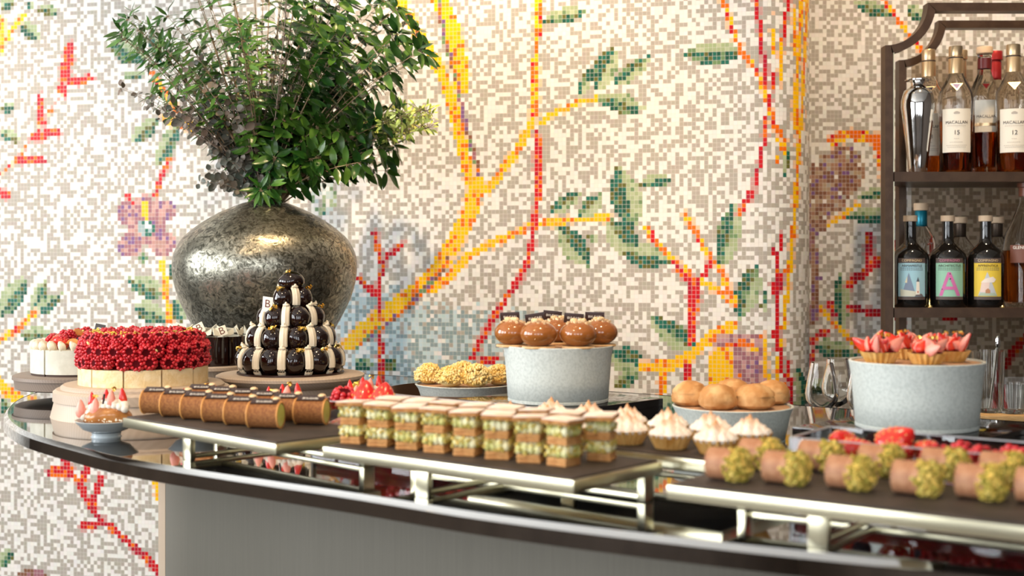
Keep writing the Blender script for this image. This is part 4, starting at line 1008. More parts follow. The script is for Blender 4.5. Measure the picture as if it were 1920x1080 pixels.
# ------------------------------------------------------------------ vase
VX, VY = -.539, 2.80
vase_m = bpy.data.materials.new('antiqued_silver'); vase_m.use_nodes = True
_nt = vase_m.node_tree; _b = _nt.nodes['Principled BSDF']; _L = _nt.links.new
_tc = _nt.nodes.new('ShaderNodeTexCoord'); _n1 = _nt.nodes.new('ShaderNodeTexNoise'); _n1.inputs['Scale'].default_value = 75; _n1.inputs['Detail'].default_value = 8; _n1.inputs['Roughness'].default_value = .68; _n1.inputs['Distortion'].default_value = 1.6
_L(_tc.outputs['Object'], _n1.inputs['Vector'])
_r1 = _nt.nodes.new('ShaderNodeValToRGB'); _r1.color_ramp.elements[0].position = .40; _r1.color_ramp.elements[0].color = (.06, .057, .042, 1); _r1.color_ramp.elements[1].position = .62; _r1.color_ramp.elements[1].color = (.48, .46, .37, 1)
_L(_n1.outputs['Fac'], _r1.inputs['Fac']); _L(_r1.outputs['Color'], _b.inputs['Base Color'])
_r2 = _nt.nodes.new('ShaderNodeMapRange'); _r2.inputs['From Min'].default_value = .35; _r2.inputs['From Max'].default_value = .65; _r2.inputs['To Min'].default_value = .38; _r2.inputs['To Max'].default_value = .2
_L(_n1.outputs['Fac'], _r2.inputs['Value']); _L(_r2.outputs['Result'], _b.inputs['Roughness']); _b.inputs['Metallic'].default_value = .85
_bp = _nt.nodes.new('ShaderNodeBump'); _bp.inputs['Strength'].default_value = .25; _bp.inputs['Distance'].default_value = .002; _L(_n1.outputs['Fac'], _bp.inputs['Height']); _L(_bp.outputs['Normal'], _b.inputs['Normal'])
vp = [(y, h) for y, h in ((713, 78), (700, 84), (640, 117), (610, 133), (590, 144), (560, 158), (530, 167), (500, 170.5), (475, 167), (450, 154), (435, 139), (420, 120), (408, 101), (398, 83), (388, 60), (382, 45), (378, 31), (377, 28))]
prof = [(0, 0)] + [(h * VY / FPX, EYE - CT - (y - HOR) * VY / FPX) for y, h in vp]
prof[1] = (prof[1][0], 0)
rt, zt_ = prof[-1]
prof += [(rt - .002, zt_ + .0015), (rt - .005, zt_), (rt - .006, zt_ - .01), (.10, zt_ - .08), (.1, .05), (0, .04)]
# finer profile
fine = [prof[0], prof[1]]
body = catmull([Vector(q) for q in prof[1:19]], 4)
fine = [(0, 0)] + [(q.x, q.y) for q in body] + prof[19:]
vt = thing('vase', 'large round shouldered vase of mottled antique silver behind the choux tower', 'vase', (VX, VY, CT))
part('body', MB().lathe(fine, 96).mesh('body', vase_m, 60), vt)
ZM = CT + zt_

# ------------------------------------------------------------------ branches in the vase
stem_m = mat('branch_bark', (.20, .13, .07), .7, c2=(.34, .24, .13), scale=60)
twig_m = mat('pale_twig', (.34, .25, .19), .7)
def leafmat(name, a, b, rough):
    return mat(name, a, rough, c2=b, scale=14, world=True, lo=.38, hi=.62, spec=.5)
LM = {'glossy': leafmat('dark_glossy_leaf', (.012, .055, .008), (.065, .145, .018), .25), 'lance': leafmat('fresh_green_leaf', (.025, .10, .012), (.115, .23, .04), .3),
      'euc': leafmat('eucalyptus_leaf', (.10, .115, .09), (.20, .14, .10), .45), 'lime': leafmat('lime_flower', (.50, .62, .07), (.68, .74, .20), .45), 'twig': leafmat('grey_twig_leaf', (.10, .12, .08), (.2, .2, .14), .5)}
def leaf_geo(kind, v):
    """leaf along +X, unit length, upper side +Z"""
    rows = 6; vs = []; fs = []
    wid = {'glossy': .40, 'lance': .28, 'euc': .92, 'lime': .34, 'twig': .3}[kind]
    for i in range(rows + 1):
        t = i / rows
        if kind == 'euc': wv = wid / 2 * math.sin(PI * min(max(t, .05), .97)) ** .55
        else: wv = wid / 2 * math.sin(PI * t ** .85) ** .8 if 0 < t < 1 else .012
        droop = -.16 * t * t * (1 + v * .5) + .05 * math.sin(t * 6 + v)
        vs += [(t, -wv, droop + wv * .28), (t, 0, droop), (t, wv, droop + wv * .28)]
    for i in range(rows):
        for k in range(2):
            a = i * 3 + k; fs.append((a, a + 1, a + 4, a + 3))
    return vs, fs
LG = {(k, v): leaf_geo(k, v) for k in LM for v in range(3)}
def leaf_mesh(kind, v):
    vs, fs = LG[(kind, v)]; mb = MB(); mb.add(vs, fs); return mb.mesh('leaf', LM[kind], 80)
fol = thing('foliage_bouquet', 'tall bushy bouquet of glossy green and eucalyptus branches in the vase', 'foliage', (VX, VY, ZM))
rnd = random.Random(21)
clusters = [  # px centre, radii, kind, count
    (600, 190, 95, 75, 'glossy', 12), (675, 100, 85, 70, 'glossy', 12), (768, 75, 38, 45, 'glossy', 7), (640, 270, 75, 48, 'glossy', 11), (715, 225, 55, 28, 'glossy', 6), (555, 290, 45, 40, 'glossy', 6), (715, 290, 28, 42, 'glossy', 5),
    (515, 235, 50, 50, 'glossy', 8), (600, 60, 60, 50, 'glossy', 9), (655, 20, 90, 30, 'glossy', 8),
    (300, 60, 75, 50, 'lance', 9), (400, 50, 75, 50, 'lance', 7), (265, 30, 45, 35, 'lance', 5), (335, 135, 65, 42, 'lance', 5), (425, 150, 70, 60, 'lance', 5), (245, 68, 22, 14, 'lance', 2), (500, 70, 60, 65, 'lance', 8), (440, 250, 50, 40, 'lance', 3), (285, 175, 20, 14, 'lance', 2), (510, 350, 25, 15, 'lance', 3),
    (400, 220, 60, 60, 'euc', 9), (440, 300, 50, 38, 'euc', 10), (350, 200, 60, 28, 'euc', 6), (238, 166, 12, 8, 'euc', 2), (300, 205, 40, 14, 'euc', 5), (340, 110, 60, 50, 'euc', 5), (395, 245, 40, 30, 'euc', 4), (420, 335, 28, 24, 'euc', 5), (490, 315, 42, 40, 'euc', 8), (525, 345, 28, 18, 'euc', 4), (460, 150, 50, 50, 'euc', 6), (385, 330, 16, 22, 'euc', 2),
    (555, 30, 55, 45, 'twig', 9), (790, 225, 22, 24, 'lime', 9), (740, 208, 18, 14, 'lime', 2),
    (350, -70, 90, 45, 'lance', 7), (620, -70, 110, 45, 'glossy', 9), (500, -110, 90, 40, 'lance', 6)]
allleaf = []          # (matrix, kind, variant, size, branch index)
branches = []
def perp(t):
    a = t.cross(Vector((0, 0, 1)));  a = a.normalized() if a.length > 1e-3 else Vector((1, 0, 0)); return a, t.cross(a).normalized()
def add_leaf(p, d, up, L, kind, bi):
    d = d.normalized(); y = up.cross(d); y = y.normalized() if y.length > 1e-3 else Vector((0, 1, 0)); z = d.cross(y)
    R = Matrix((d, y, z)).transposed().to_4x4()
    allleaf.append((Matrix.Translation(p) @ R @ Matrix.Scale(L, 4), kind, rnd.randrange(3), L, bi))
for cx, cy, rx, ry, kind, cnt in clusters:
    for _ in range(cnt):
        a = rnd.uniform(0, 6.28); q = math.sqrt(rnd.random())
        x, y = cx + rx * q * math.cos(a), cy + ry * q * math.sin(a)
        spread = min(1, math.hypot(x - 500, y - 378) / 300)
        dy = rnd.uniform(-1, 1) * .20 * (.35 + .65 * spread) * (.6 if kind == 'lime' else 1)
        tip = px2(x, y, VY + dy) - Vector((VX, VY, ZM))
        base = Vector((rnd.uniform(-.018, .018), rnd.uniform(-.018, .018), -.03))
        mid = base.lerp(tip, .5) + Vector((-tip.x * .16 + rnd.uniform(-.02, .02), -tip.y * .16, .03 + rnd.uniform(0, .03)))
        n = 12; pts = []
        for i in range(n + 1):
            t = i / n; pts.append(base * (1 - t) ** 2 + mid * 2 * t * (1 - t) + tip * t * t)
        bi = len(branches); thick = .0021 if kind in ('glossy', 'lance') else .0014
        mb = MB(); mb.tube(pts, [thick * (1 - .75 * i / n) for i in range(n + 1)], 5)
        T = lambda i: (pts[min(i + 1, n)] - pts[max(i - 1, 0)]).normalized()
        if kind in ('glossy', 'lance'):
            whorls = [(n, 7 if kind == 'glossy' else 6), (n - 1, 3), (n - 2, 4), (n - 3, 2), (n - 4, 3), (n - 5, 2), (n - 6, 2), (n - 7, 1)]
            for wi, k in whorls:
                if wi < 4: continue
                t = T(wi); A, B = perp(t); o = rnd.uniform(0, 6.28)
                for j in range(k):
                    an = o + 2 * PI * j / k + rnd.uniform(-.3, .3); out = A * math.cos(an) + B * math.sin(an)
                    d = t * rnd.uniform(.15, .8) + out + Vector((0, 0, -.15))
                    L = rnd.uniform(.028, .048) if kind == 'glossy' else rnd.uniform(.024, .042)
                    st = pts[wi] + d.normalized() * .006
                    mb.tube([pts[wi], st], .0007, 4); add_leaf(st, d, t * .3 + Vector((rnd.uniform(-.5, .5), -rnd.uniform(.1, 1), rnd.uniform(.1, .8))), L, kind, bi)
        elif kind == 'euc':
            for wi in range(5, n + 1):
                t = T(wi); A, B = perp(t); an = wi * 1.4
                for sg in (1, -1):
                    out = (A * math.cos(an) + B * math.sin(an)) * sg
                    L = rnd.uniform(.015, .024) * (1.15 - .5 * wi / n)
                    st = pts[wi] + out * .003; add_leaf(st, out + t * .4, Vector((rnd.uniform(-1, 1), -.8, rnd.uniform(-.5, 1))), L, kind, bi)
        elif kind == 'twig':
            for wi in range(5, n + 1):
                for j in range(3):
                    t = T(wi); d = (t + Vector((rnd.uniform(-1, 1), rnd.uniform(-1, 1), rnd.uniform(-.3, .8)))).normalized()
                    e = pts[wi] + d * rnd.uniform(.02, .045); mb.tube([pts[wi], e], [.0006, .0003], 4); add_leaf(e, d, Vector((0, 0, 1)), .009, 'twig', bi)
        else:
            for wi in range(10, n + 1):
                for j in range(12):
                    d = Vector((rnd.uniform(-1, 1), rnd.uniform(-1, 1), rnd.uniform(-.8, .8))); e = pts[wi] + d.normalized() * rnd.uniform(.006, .020)
                    mb.tube([pts[wi], e], .0005, 4); add_leaf(e, d, Vector((rnd.uniform(-.5, .5), -1, .3)), rnd.uniform(.011, .019), 'lime', bi)
        branches.append(part('branch', mb.mesh('branch', twig_m if kind in ('twig', 'euc') else stem_m), fol))
vis = lambda L: L[3] * (1 + .0 * L[0].translation.y) / (VY + L[0].translation.y) * (1 if L[0].translation.z < .44 else .2)
order = sorted(allleaf, key=vis, reverse=True)
for M, kind, v, L, bi in order[:296]:
    o = part('leaf', cm(('leaf', kind, v), lambda: leaf_mesh(kind, v)), branches[bi]); o.matrix_local = M
rest = {}
for M, kind, v, L, bi in order[296:]:
    vs, fs = LG[(kind, v)]; rest.setdefault(kind, MB()).add(vs, fs, M)
for kind, mb in rest.items(): tag(part('leaves', mb.mesh('leaves', LM[kind], 80), fol), kind='stuff')

# ------------------------------------------------------------------ bottle cabinet
CY = 2.85
def cpt(x, y): return ((x - 960) * CY / FPX, EYE - (y - HOR) * CY / FPX)
bronze = mat('cabinet_bronze', (.060, .033, .019), .35, .3, c2=(.08, .046, .027), scale=30)
tint = mat('smoked_glass', (.50, .42, .34), .03, trans=1, ior=1.02)
X0, ZT = cpt(1660, 5); _, ZA = cpt(1660, 85); XA, _ = cpt(1737, 5)
X1 = 1.62; ZB = CT - .0595
cab = thing('bottle_cabinet', 'dark bronze open bottle cabinet with scooped upper corner', 'cabinet', (0, CY, 0))
def frame_mesh(y0, dpt, wd):
    """frame bar of width wd swept along post, scooped corner and top"""
    R = XA - X0; c = Vector((X0, ZT)); outer = [Vector((X0, ZB)), Vector((X0, ZA))]; inner = [Vector((X0 + wd, ZB)), Vector((X0 + wd, ZA - wd * .8))]
    for i in range(1, 13):
        a = -PI / 2 + PI / 2 * i / 12
        outer.append(c + Vector((math.cos(a), math.sin(a))) * (ZT - ZA)); inner.append(c + Vector((math.cos(a), math.sin(a))) * (ZT - ZA + wd))
    inner[-1] = inner[-1] + Vector((0, -wd)); outer.append(Vector((X1, ZT))); inner.append(Vector((X1, ZT - wd)))
    mb = MB(); n = len(outer)
    vs = [(q.x, y, q.y) for y in (y0, y0 + dpt) for ring in (outer, inner) for q in ring]
    fs = []
    for i in range(n - 1):
        o0, i0, o1, i1 = i, n + i, 2 * n + i, 3 * n + i
        fs += [(o0, o0 + 1, i0 + 1, i0), (o1, i1, i1 + 1, o1 + 1), (o0, o1, o1 + 1, o0 + 1), (i0, i0 + 1, i1 + 1, i1)]
    mb.add(vs, fs); return mb
part('front_frame', frame_mesh(0, .035, .018).mesh('front_frame', bronze, 30), cab)
part('rear_frame', frame_mesh(.21, .03, .018).mesh('rear_frame', bronze, 30), cab, (.094, 0, 0))
part('inner_trim', MB().box((X0 + .0192, .004, (ZB + ZA) / 2), (.0022, .006, ZA - ZB - .02)).mesh('inner_trim', brass_m), cab)
Z1s, Z2s = cpt(0, 322)[1], cpt(0, 577)[1]
SH = []
for z in (Z1s, Z2s):
    part('shelf', MB().prism([(X0 + .001, .001), (X1, .001), (X1, .239), (X0 + .103, .239)], z - .022, z).mesh('shelf', bronze, 30), cab)
part('back_glass', MB().box(((X0 + X1) / 2 + .07, .245, (ZB + ZT) / 2 - .02), (X1 - X0 - .13, .004, ZT - ZB - .12)).mesh('back_glass', tint), cab)

# ------------------------------------------------------------------ bottles
glass_m = mat('clear_bottle_glass', (.97, .97, .95), .02, trans=1, ior=1.3)
whisky_m = mat('amber_whisky', (.34, .075, .008), .02, trans=1, ior=1.33)
blackg_m = mat('black_bottle_glass', (.008, .007, .006), .06, coat=.6)
cap_gold = mat('gold_capsule', (.72, .52, .30), .3, .8)
cap_red = mat('red_capsule', (.45, .03, .03), .3, .3)
cork = mat('pale_wood_stopper', (.72, .52, .34), .6)
label_c = mat('cream_label', (.80, .74, .62), .6)
teal_m = mat('teal_capsule', (.01, .20, .28), .3, .4)
steel = mat('polished_steel', (.80, .79, .77), .08, 1)
def curved(w_, h_, R, m, name, z0=0, th=.0006, n=10):
    a = w_ / R / 2; vs = []; fs = []
    for i in range(n + 1):
        q = -a + 2 * a * i / n
        for r in (R, R + th):
            for z in (z0, z0 + h_): vs.append((r * math.sin(q), -r * math.cos(q), z))
    for i in range(n):
        b = i * 4; fs += [(b + 2, b + 6, b + 7, b + 3), (b, b + 1, b + 5, b + 4), (b + 1, b + 3, b + 7, b + 5), (b, b + 4, b + 6, b + 2)]
    fs += [(0, 2, 3, 1), (n * 4, n * 4 + 1, n * 4 + 3, n * 4 + 2)]
    return MB().add(vs, fs).mesh(name, m, 50)
def curved_poly(poly, R, m, name):
    """flat print bent round the bottle; polygon in x, z"""
    bm = bmesh.new(); bm.faces.new([bm.verts.new((x, 0, z)) for x, z in poly]); bmesh.ops.triangulate(bm, faces=bm.faces[:])
    bmesh.ops.subdivide_edges(bm, edges=bm.edges[:], cuts=5, use_grid_fill=True)
    for v in bm.verts: x = v.co.x; v.co = (R * math.sin(x / R), -R * math.cos(x / R), v.co.z)
    me = bpy.data.meshes.new(name); bm.to_mesh(me); bm.free(); me.materials.append(m); return me
def bpos(x, Y, z): return ((x - 960) * Y / FPX, Y, z)
T_MAC = text_mesh('MACALLAN', .0095, ink_dark, .0403); T_15 = text_mesh('15', .014, ink_dark, .0403); T_12 = text_mesh('12', .014, ink_dark, .0403); T_18 = text_mesh('18', .014, ink_dark, .0403)
def whisky(label, x, Y, number, h=.288, R=.0365, badge=(.10, .06, .25)):
    t = thing('whisky_bottle', label, 'bottle', bpos(x, Y, Z1s), -bpos(x, Y, 0)[0] / Y * .8, 'whisky bottles on the upper shelf')
    s = h / .288
    part('glass', cm(('wg', h), lambda: MB().lathe([(0, 0), (R * .9, 0), (R * .97, .003), (R * 1.02, .12 * s), (R * 1.06, .165 * s), (R * 1.0, .182 * s), (R * .72, .203 * s), (.0165, .222 * s), (.0145, .235 * s), (.0145, .28 * s), (0, .28 * s)], 40).mesh('glass', glass_m, 60)), t)
    part('whisky', cm(('ww', h), lambda: MB().lathe([(0, .006), (R * .85, .006), (R * .92, .01), (R * .95, .10 * s), (R * .95, .118 * s), (0, .118 * s)], 32).mesh('whisky', whisky_m)), t)
    c = part('capsule', cm(('wc', h), lambda: MB().lathe([(.0160, .226 * s), (.0160, .262 * s), (.0150, .264 * s), (.0155, .266 * s), (.0155, .286 * s), (.0145, .288 * s), (0, .288 * s)], 28).mesh('capsule', cap_gold)), t)
    part('capsule_band', cm(('wcb', h), lambda: MB().lathe([(.0161, .260 * s), (.0163, .2605 * s), (.0163, .2625 * s), (.0161, .263 * s)], 28).mesh('capsule_band', ink_dark)), c)
    lb = part('label', cm('wl', lambda: curved(.066, .098, R * 1.075, label_c, 'label', .045)), t)
    part('lettering', T_MAC, lb, (0, 0, .112)); part('lettering', number, lb, (0, 0, .089))
    def fine():
        mb = MB()
        for z, w2 in ((.104, .04), (.075, .012), (.067, .03), (.060, .044), (.056, .04)):
            for j in range(int(w2 / .004)):
                x_ = -w2 / 2 + j * .004; mb.add([(q, -R * 1.075 * math.cos(q / (R * 1.075)) - .0015, z + e) for q, e in ((x_, 0), (x_ + .003, 0), (x_ + .003, .0011), (x_, .0011))], [(0, 1, 2, 3)])
        return mb.mesh('fine_print', mat('grey_ink', (.45, .40, .34), .6), None)
    part('fine_print', cm('wfine', fine), lb)
    part('crest', cm('wcrest', lambda: curved_poly([(-.006, .131), (.006, .131), (.007, .134), (.002, .137), (-.002, .137), (-.007, .134)], .0402, mat('grey_ink', (.45, .40, .34), .6), 'crest')), lb)
    tri = lambda k, m, nm, off: MB().add([(-.014 * k, 0, .006 * k), (.014 * k, 0, .006 * k), (0, .003, -.016 * k)], [(0, 2, 1)]).mesh(nm, m, None)
    b = part('badge', tri(1, cap_gold, 'badge', 0), t, (0, -R * .98, .196 * s), (-.75, 0, 0)); part('badge_centre', tri(.66, mat('badge_%d' % int(badge[0] * 100), badge, .4), 'badge_centre', 0), b, (0, -.0006, -.0005))
    return t
# polished cocktail shaker
shk = thing('cocktail_shaker', 'polished steel cocktail shaker at the left end of the upper shelf', 'shaker', bpos(1721, 2.90, Z1s))
part('body', MB().lathe([(0, 0), (.019, 0), (.0205, .004), (.026, .06), (.033, .12), (.0370, .150), (.0365, .165), (.033, .178)], 40).mesh('body', steel), shk)
part('shoulder', MB().lathe([(.0335, .178), (.030, .187), (.018, .195), (.0155, .198), (.0155, .207)], 40).mesh('shoulder', steel), shk)
part('cap', MB().lathe([(.0165, .206), (.0165, .208), (.0285, .2095), (.0285, .2115), (0, .2125)], 32).mesh('cap', steel), shk)
whisky('gold capped whisky bottle half hidden behind the steel shaker', 1741, 3.0, T_18, .296, badge=(.03, .03, .06))
whisky('gold capped whisky bottle with a cream label numbered fifteen', 1792, 2.905, T_15)
whisky('gold capped whisky bottle with a cream label numbered twelve at the right edge', 1900, 2.905, T_12, .292, badge=(.35, .4, .5))
t = thing('whisky_decanter', 'tall glass whisky decanter with dark red neck and pale stopper', 'bottle', bpos(1846, 2.98, Z1s), -.25)
R = .0345
part('glass', MB().lathe([(0, 0), (R * .8, 0), (R * .86, .004), (R * .93, .06), (R * 1.05, .15), (R * 1.08, .175), (R * .95, .195), (R * .5, .232), (.0125, .25), (.0125, .272), (.016, .276), (.016, .283), (0, .283)], 8).mesh('glass', glass_m, 20), t)
part('whisky', MB().lathe([(0, .018), (R * .78, .019), (R * .86, .06), (R * .94, .112), (0, .112)], 32).mesh('whisky', whisky_m), t)
part('neck_band', MB().lathe([(.0135, .247), (.0155, .248), (.0155, .272), (.0135, .273)], 28).mesh('neck_band', mat('wine_red_band', (.14, .02, .02), .3)), t)
part('stopper', MB().lathe([(.0150, .282), (.0185, .284), (.0185, .297), (.0175, .299), (0, .299)], 28).mesh('stopper', cork), t)
lb = part('label', curved(.052, .074, R * 1.12, label_c, 'label', .098), t)
part('gold_band', curved(.053, .007, R * 1.13, cap_gold, 'gold_band', .112), lb); part('lettering', text_mesh('MACALLAN', .0085, ink_dark, .0398), lb, (0, 0, .134))
tri_ = MB().add([(-.012, 0, .006), (.012, 0, .006), (0, .003, -.013)], [(0, 2, 1)])
b = part('badge', tri_.mesh('badge', cap_gold, None), t, (0, -R * .98, .206), (-.6, 0, 0)); part('badge_centre', MB().add([(-.008, 0, .004), (.008, 0, .004), (0, .002, -.009)], [(0, 2, 1)]).mesh('badge_centre', cap_red, None), b, (0, -.0006, 0))
def plain_bottle(label, x, Y, z, h, R, bodym, capm, grp, neck=.011, liquid=None, band=None):
    t = thing('spirit_bottle', label, 'bottle', bpos(x, Y, z), 0, grp)
    part('glass', MB().lathe([(0, 0), (R * .96, 0), (R, .004), (R, h * .60), (R * .92, h * .66), (neck * 1.3, h * .76), (neck, h * .80), (neck, h * .93), (0, h * .93)], 32).mesh('glass', bodym, 60), t)
    if liquid: part('liquid', MB().lathe([(0, .006), (R * .9, .006), (R * .9, h * .5), (0, h * .5)], 28).mesh('liquid', liquid), t)
    if band: part('neck_sleeve', MB().lathe([(neck * 1.04, h * .77), (neck * 1.12, h * .78), (neck * 1.12, h * .92), (neck * 1.04, h * .925)], 24).mesh('neck_sleeve', band), t)
    part('stopper', MB().lathe([(neck * .95, h * .925), (neck * 1.35, h * .93), (neck * 1.35, h * .995), (neck * 1.25, h), (0, h)], 24).mesh('stopper', capm), t)
    return t
plain_bottle('red capped bottle behind the tall decanter', 1866, 3.035, Z1s, .298, .034, glass_m, cap_red, 'back row of the upper shelf', .0125, whisky_m, cap_red)
plain_bottle('gold capped bottle tucked behind the numbered fifteen bottle', 1801, 3.045, Z1s, .302, .034, glass_m, cap_gold, 'back row of the upper shelf', .012, whisky_m, cap_gold)
# black bottles with coloured labels
def black_bottle(label, x, name, sub, bg, art):
    Y = 2.90; R = .0412; h = .207
    t = thing('spirit_bottle', label, 'bottle', bpos(x, Y, Z2s), -.22, 'black bottles on the lower shelf')
    part('glass', cm('bb', lambda: MB().lathe([(0, 0), (R * .93, 0), (R, .005), (R, .108), (R * .96, .118), (R * .82, .128), (R * .55, .137), (.0145, .146), (.0125, .155), (.0125, .194), (0, .194)], 40).mesh('glass', blackg_m, 60)), t)
    part('stopper', cm('bbs', lambda: MB().lathe([(.0115, .193), (.0155, .194), (.0155, .206), (.0145, .207), (0, .207)], 24).mesh('stopper', cork)), t)
    lb = part('label', curved(.062, .075, R + .0004, bg, 'label', .0245), t)
    part('banner', curved(.062, .011, R + .0004, mat('label_banner', (.10, .07, .06), .5), 'banner', .0995), lb)
    part('footer', curved(.062, .007, R + .0004, mat('label_banner', (.10, .07, .06), .5), 'footer', .0175), lb)
    part('lettering', text_mesh('COMPAGNO', .0078, {'b': ink_gold, 'p': ink_pink, 'o': ink_gold}[sub], R + .0015), lb, (0, 0, .105))
    part('lettering', text_mesh(name, .0078, ink_dark, R + .0018), lb, (0, 0, .0935))
    for z in (.0875, .0835): part('fine_print', cm(('bbf', z), lambda: MB().add([((R + .0016) * math.sin(q), -(R + .0016) * math.cos(q), z + e) for j in range(11) for q, e in ((-.6 + j * .11, 0), (-.6 + j * .11 + .08, 0), (-.6 + j * .11 + .08, .0013), (-.6 + j * .11, .0013))], [(4 * j, 4 * j + 1, 4 * j + 2, 4 * j + 3) for j in range(11)]).mesh('fine_print', mat('print_ink', (.12, .12, .12), .6), None)), lb)
    for k, (m, poly) in enumerate(art):
        part('label_picture', curved_poly(poly, R + .0013 + k * .00012, m, 'label_picture'), lb)
c_ = lambda n, c: mat('print_' + n, c, .6)
black_bottle('black bottle with pale blue label picturing a mountain and a lighthouse', 1707, 'ARMAMISTLE', 'b', c_('blue', (.36, .60, .68)), [
    (c_('slate', (.22, .28, .38)), [(-.020, .036), (.006, .036), (-.007, .078)]), (c_('straw', (.72, .66, .45)), [(-.016, .056), (-.010, .070), (-.0105, .055)]), (c_('sand', (.62, .62, .5)), [(-.026, .025), (.012, .025), (.010, .036), (-.026, .041)]),
    (c_('rock', (.16, .14, .15)), [(.006, .025), (.027, .025), (.022, .031), (.010, .031)]), (c_('ivory', (.85, .8, .7)), [(.0085, .029), (.0175, .029), (.0165, .058), (.0095, .058)]), (c_('slate2', (.10, .12, .15)), [(.0095, .058), (.0165, .058), (.013, .069)]), (c_('rust', (.6, .12, .05)), [(.0118, .033), (.0142, .033), (.0142, .037), (.0118, .037)])])
black_bottle('black bottle with green label bearing a large pink letter', 1777, 'ARCHITECTUS', 'p', c_('mint', (.30, .56, .40)), [
    (c_('magenta', (.62, .16, .38)), [(-.024, .026), (-.016, .026), (.002, .079), (-.005, .079)]), (c_('magenta', (.62, .16, .38)), [(.024, .026), (.015, .026), (-.005, .079), (.002, .079)]), (c_('magenta', (.62, .16, .38)), [(-.013, .040), (.014, .040), (.012, .047), (-.011, .047)]),
    (c_('black', (.03, .03, .03)), [(-.001, .074), (.002, .074), (.0, .078)]), (c_('black', (.03, .03, .03)), [(-.018, .040), (-.014, .041), (-.017, .042)]), (c_('black', (.03, .03, .03)), [(-.002, .062), (.003, .064), (.001, .066)])])
black_bottle('black bottle with yellow label picturing a snowy peak', 1848, 'APPRENTICA', 'o', c_('yellow', (.80, .58, .06)), [
    (c_('greyblue', (.55, .58, .60)), [(-.022, .026), (.020, .026), (-.002, .080)]), (c_('blush', (.80, .62, .54)), [(-.018, .034), (.0, .034), (.004, .062), (-.014, .058)]), (c_('cloud', (.85, .76, .68)), [(-.016, .056), (.012, .056), (.017, .063), (.010, .069), (.002, .067), (-.008, .064)]),
    (c_('moss', (.42, .52, .40)), [(-.022, .026), (.020, .026), (.014, .033), (-.016, .033)]), (c_('hut', (.5, .24, .12)), [(-.006, .032), (.004, .032), (.004, .039), (-.001, .043), (-.006, .039)])])
g2 = 'back row of the lower shelf'
plain_bottle('teal necked bottle with wooden stopper behind the blue labelled bottle', 1727, 3.01, Z2s, .240, .033, glass_m, cork, g2, .0125, whisky_m, teal_m)
plain_bottle('pale stoppered bottle behind the pink lettered bottle', 1800, 3.02, Z2s, .208, .034, glass_m, cork, g2, .0125, whisky_m, frame_dark)
plain_bottle('pale stoppered bottle behind the yellow labelled bottle', 1869, 3.02, Z2s, .208, .034, glass_m, cork, g2, .0125, whisky_m, frame_dark)
t = thing('whisky_decanter', 'tall tapering amber bottle with brown stopper at the right edge of the lower shelf', 'bottle', bpos(1926, 2.91, Z2s), -.3)
part('glass', MB().lathe([(0, 0), (.047, 0), (.050, .006), (.052, .13), (.049, .16), (.03, .205), (.017, .235), (.0155, .25), (.0155, .262), (0, .262)], 40).mesh('glass', glass_m, 60), t)
part('whisky', MB().lathe([(0, .012), (.044, .012), (.047, .128), (0, .128)], 32).mesh('whisky', whisky_m), t)
part('stopper', MB().lathe([(.015, .250), (.0185, .251), (.0185, .270), (.0215, .272), (.0215, .288), (0, .289)], 28).mesh('stopper', mat('brown_stopper', (.20, .07, .04), .35)), t)
lb = part('label', curved(.086, .040, .0528, mat('brown_label', (.16, .05, .025), .5), 'label', .100), t)
part('lettering', text_mesh('GLENMORANGIE', .0095, ink_pale, .054), lb, (0, 0, .134)); part('gold_square', curved(.018, .017, .0536, ink_gold, 'gold_square', .108), lb); part('lettering', text_mesh('18', .016, ink_gold, .054), lb, (0, 0, .076))
for x, i in ((1743, 'left'), (1879, 'right')):
    o = part('brass_finial', MB().lathe([(0, 0), (.0075, 0), (.006, .003), (.0028, .006), (.0022, .016), (.0012, .02), (0, .021)], 16).mesh('brass_finial', mat('polished_brass', (.9, .66, .26), .2, 1)), None, bpos(x, 2.872, Z2s))
    tag(o, 'small brass finial on the lower shelf, %s one of the pair' % i, 'ornament', 'brass finials')

# ------------------------------------------------------------------ back bar with glasses
BZ = CT - .06
bb = thing('back_bar', 'dark glossy back bar beneath the bottle cabinet', 'counter', (1.35, 2.86, 0))
BBP = [(-.8, -.43), (.75, -.43), (.75, .44), (-.56, .44), (-.56, .17), (-.8, .17)]
part('top', MB().prism(BBP, BZ - .03, BZ).mesh('top', black_glass, 20), bb)
part('cabinet_front', MB().prism([(x * .98, y * .96) for x, y in BBP], 0, BZ - .03).mesh('cabinet_front', bronze, 20), bb)
wt = thing('wooden_board', 'slatted wooden board on the back bar at the right edge', 'board', bpos(1900, 2.62, BZ))
for k in range(5):
    part('slat', cm('slat', lambda: MB().box((0, 0, .006), (.30, .024, .012), bev=.002).mesh('slat', mat('bamboo', (.55, .32, .12), .45, c2=(.68, .44, .2), scale=30, stretch=(2, 20, 20)))), wt, (0, -.054 + k * .027, 0))
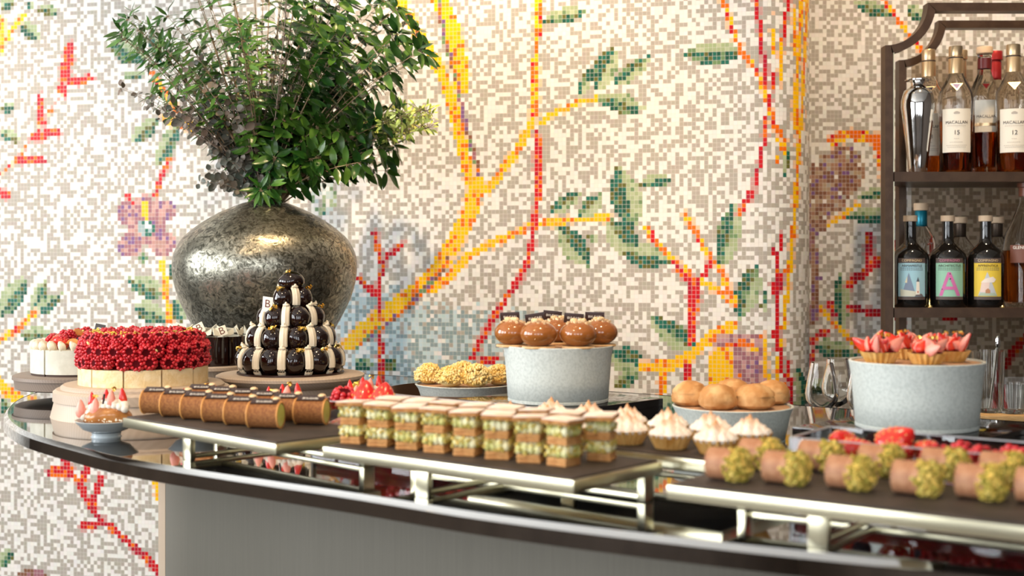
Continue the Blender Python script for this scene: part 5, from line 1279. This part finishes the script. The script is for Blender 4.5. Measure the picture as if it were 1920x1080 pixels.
def wine_glass(label, x, Y, z, s=1):
    t = thing('wine_glass', label, 'glass', bpos(x, Y, z), 0, 'wine glasses on the back bar')
    part('bowl', cm('wgl', lambda: MB().lathe([(.0215, .122), (.029, .085), (.0325, .062), (.030, .048), (.018, .033), (.004, .0245), (.0, .0235), (0, .0247), (.0035, .0257), (.0172, .034), (.029, .0485), (.0313, .062), (.028, .085), (.0207, .122)], 40).mesh('bowl', glass_m, 70)), t, (0, 0, 0), (0, 0, 0), s)
    part('stem', cm('wgs', lambda: MB().lathe([(0, 0), (.027, .0), (.026, .0012), (.008, .0028), (.0028, .006), (.0026, .02), (.004, .0245), (0, .0245)], 32).mesh('stem', glass_m, 60)), t, (0, 0, 0), (0, 0, 0), s)
wine_glass('wine glass nearest the rounded mosaic wall end', 1541, 2.50, BZ)
wine_glass('wine glass just behind the front pair member on the back bar', 1571, 2.60, BZ)
wine_glass('wine glass half hidden by the bowl of strawberry tarts', 1614, 2.52, BZ, .85)
def tumbler(label, x, Y, h, r, z):
    t = thing('tumbler', label, 'glass', bpos(x, Y, z), 0, 'tumblers on the back bar')
    part('wall', MB().lathe([(0, 0), (r * .85, 0), (r * .88, .002), (r, h), (r - .0018, h), (r * .86 - .0015, .008), (0, .007)], 32).mesh('wall', glass_m, 60), t)
    part('base_ring', MB().lathe([(r * .8, .0), (r * .89, .0005), (r * .89, .004), (r * .8, .004)], 32).mesh('base_ring', glass_m), t)
tumbler('tall clear glass right of the strawberry tart bowl', 1852, 2.62, .125, .034, BZ + .0122)
tumbler('low clear tumbler on the wooden board', 1900, 2.60, .06, .03, BZ + .0122)
sp = thing('bar_spoon', 'slim steel bar spoon standing in the tall clear glass', 'spoon', bpos(1868, 2.62, BZ + .022))
part('handle', MB().tube([(-.014, 0, 0), (-.004, 0, .07), (.002, 0, .12)], [.0016, .002, .0036], 8).mesh('handle', steel), sp)
part('spoon_bowl', MB().sphere((.0035, 0, .132), (.005, .002, .014), 12, 8).mesh('spoon_bowl', steel), sp)
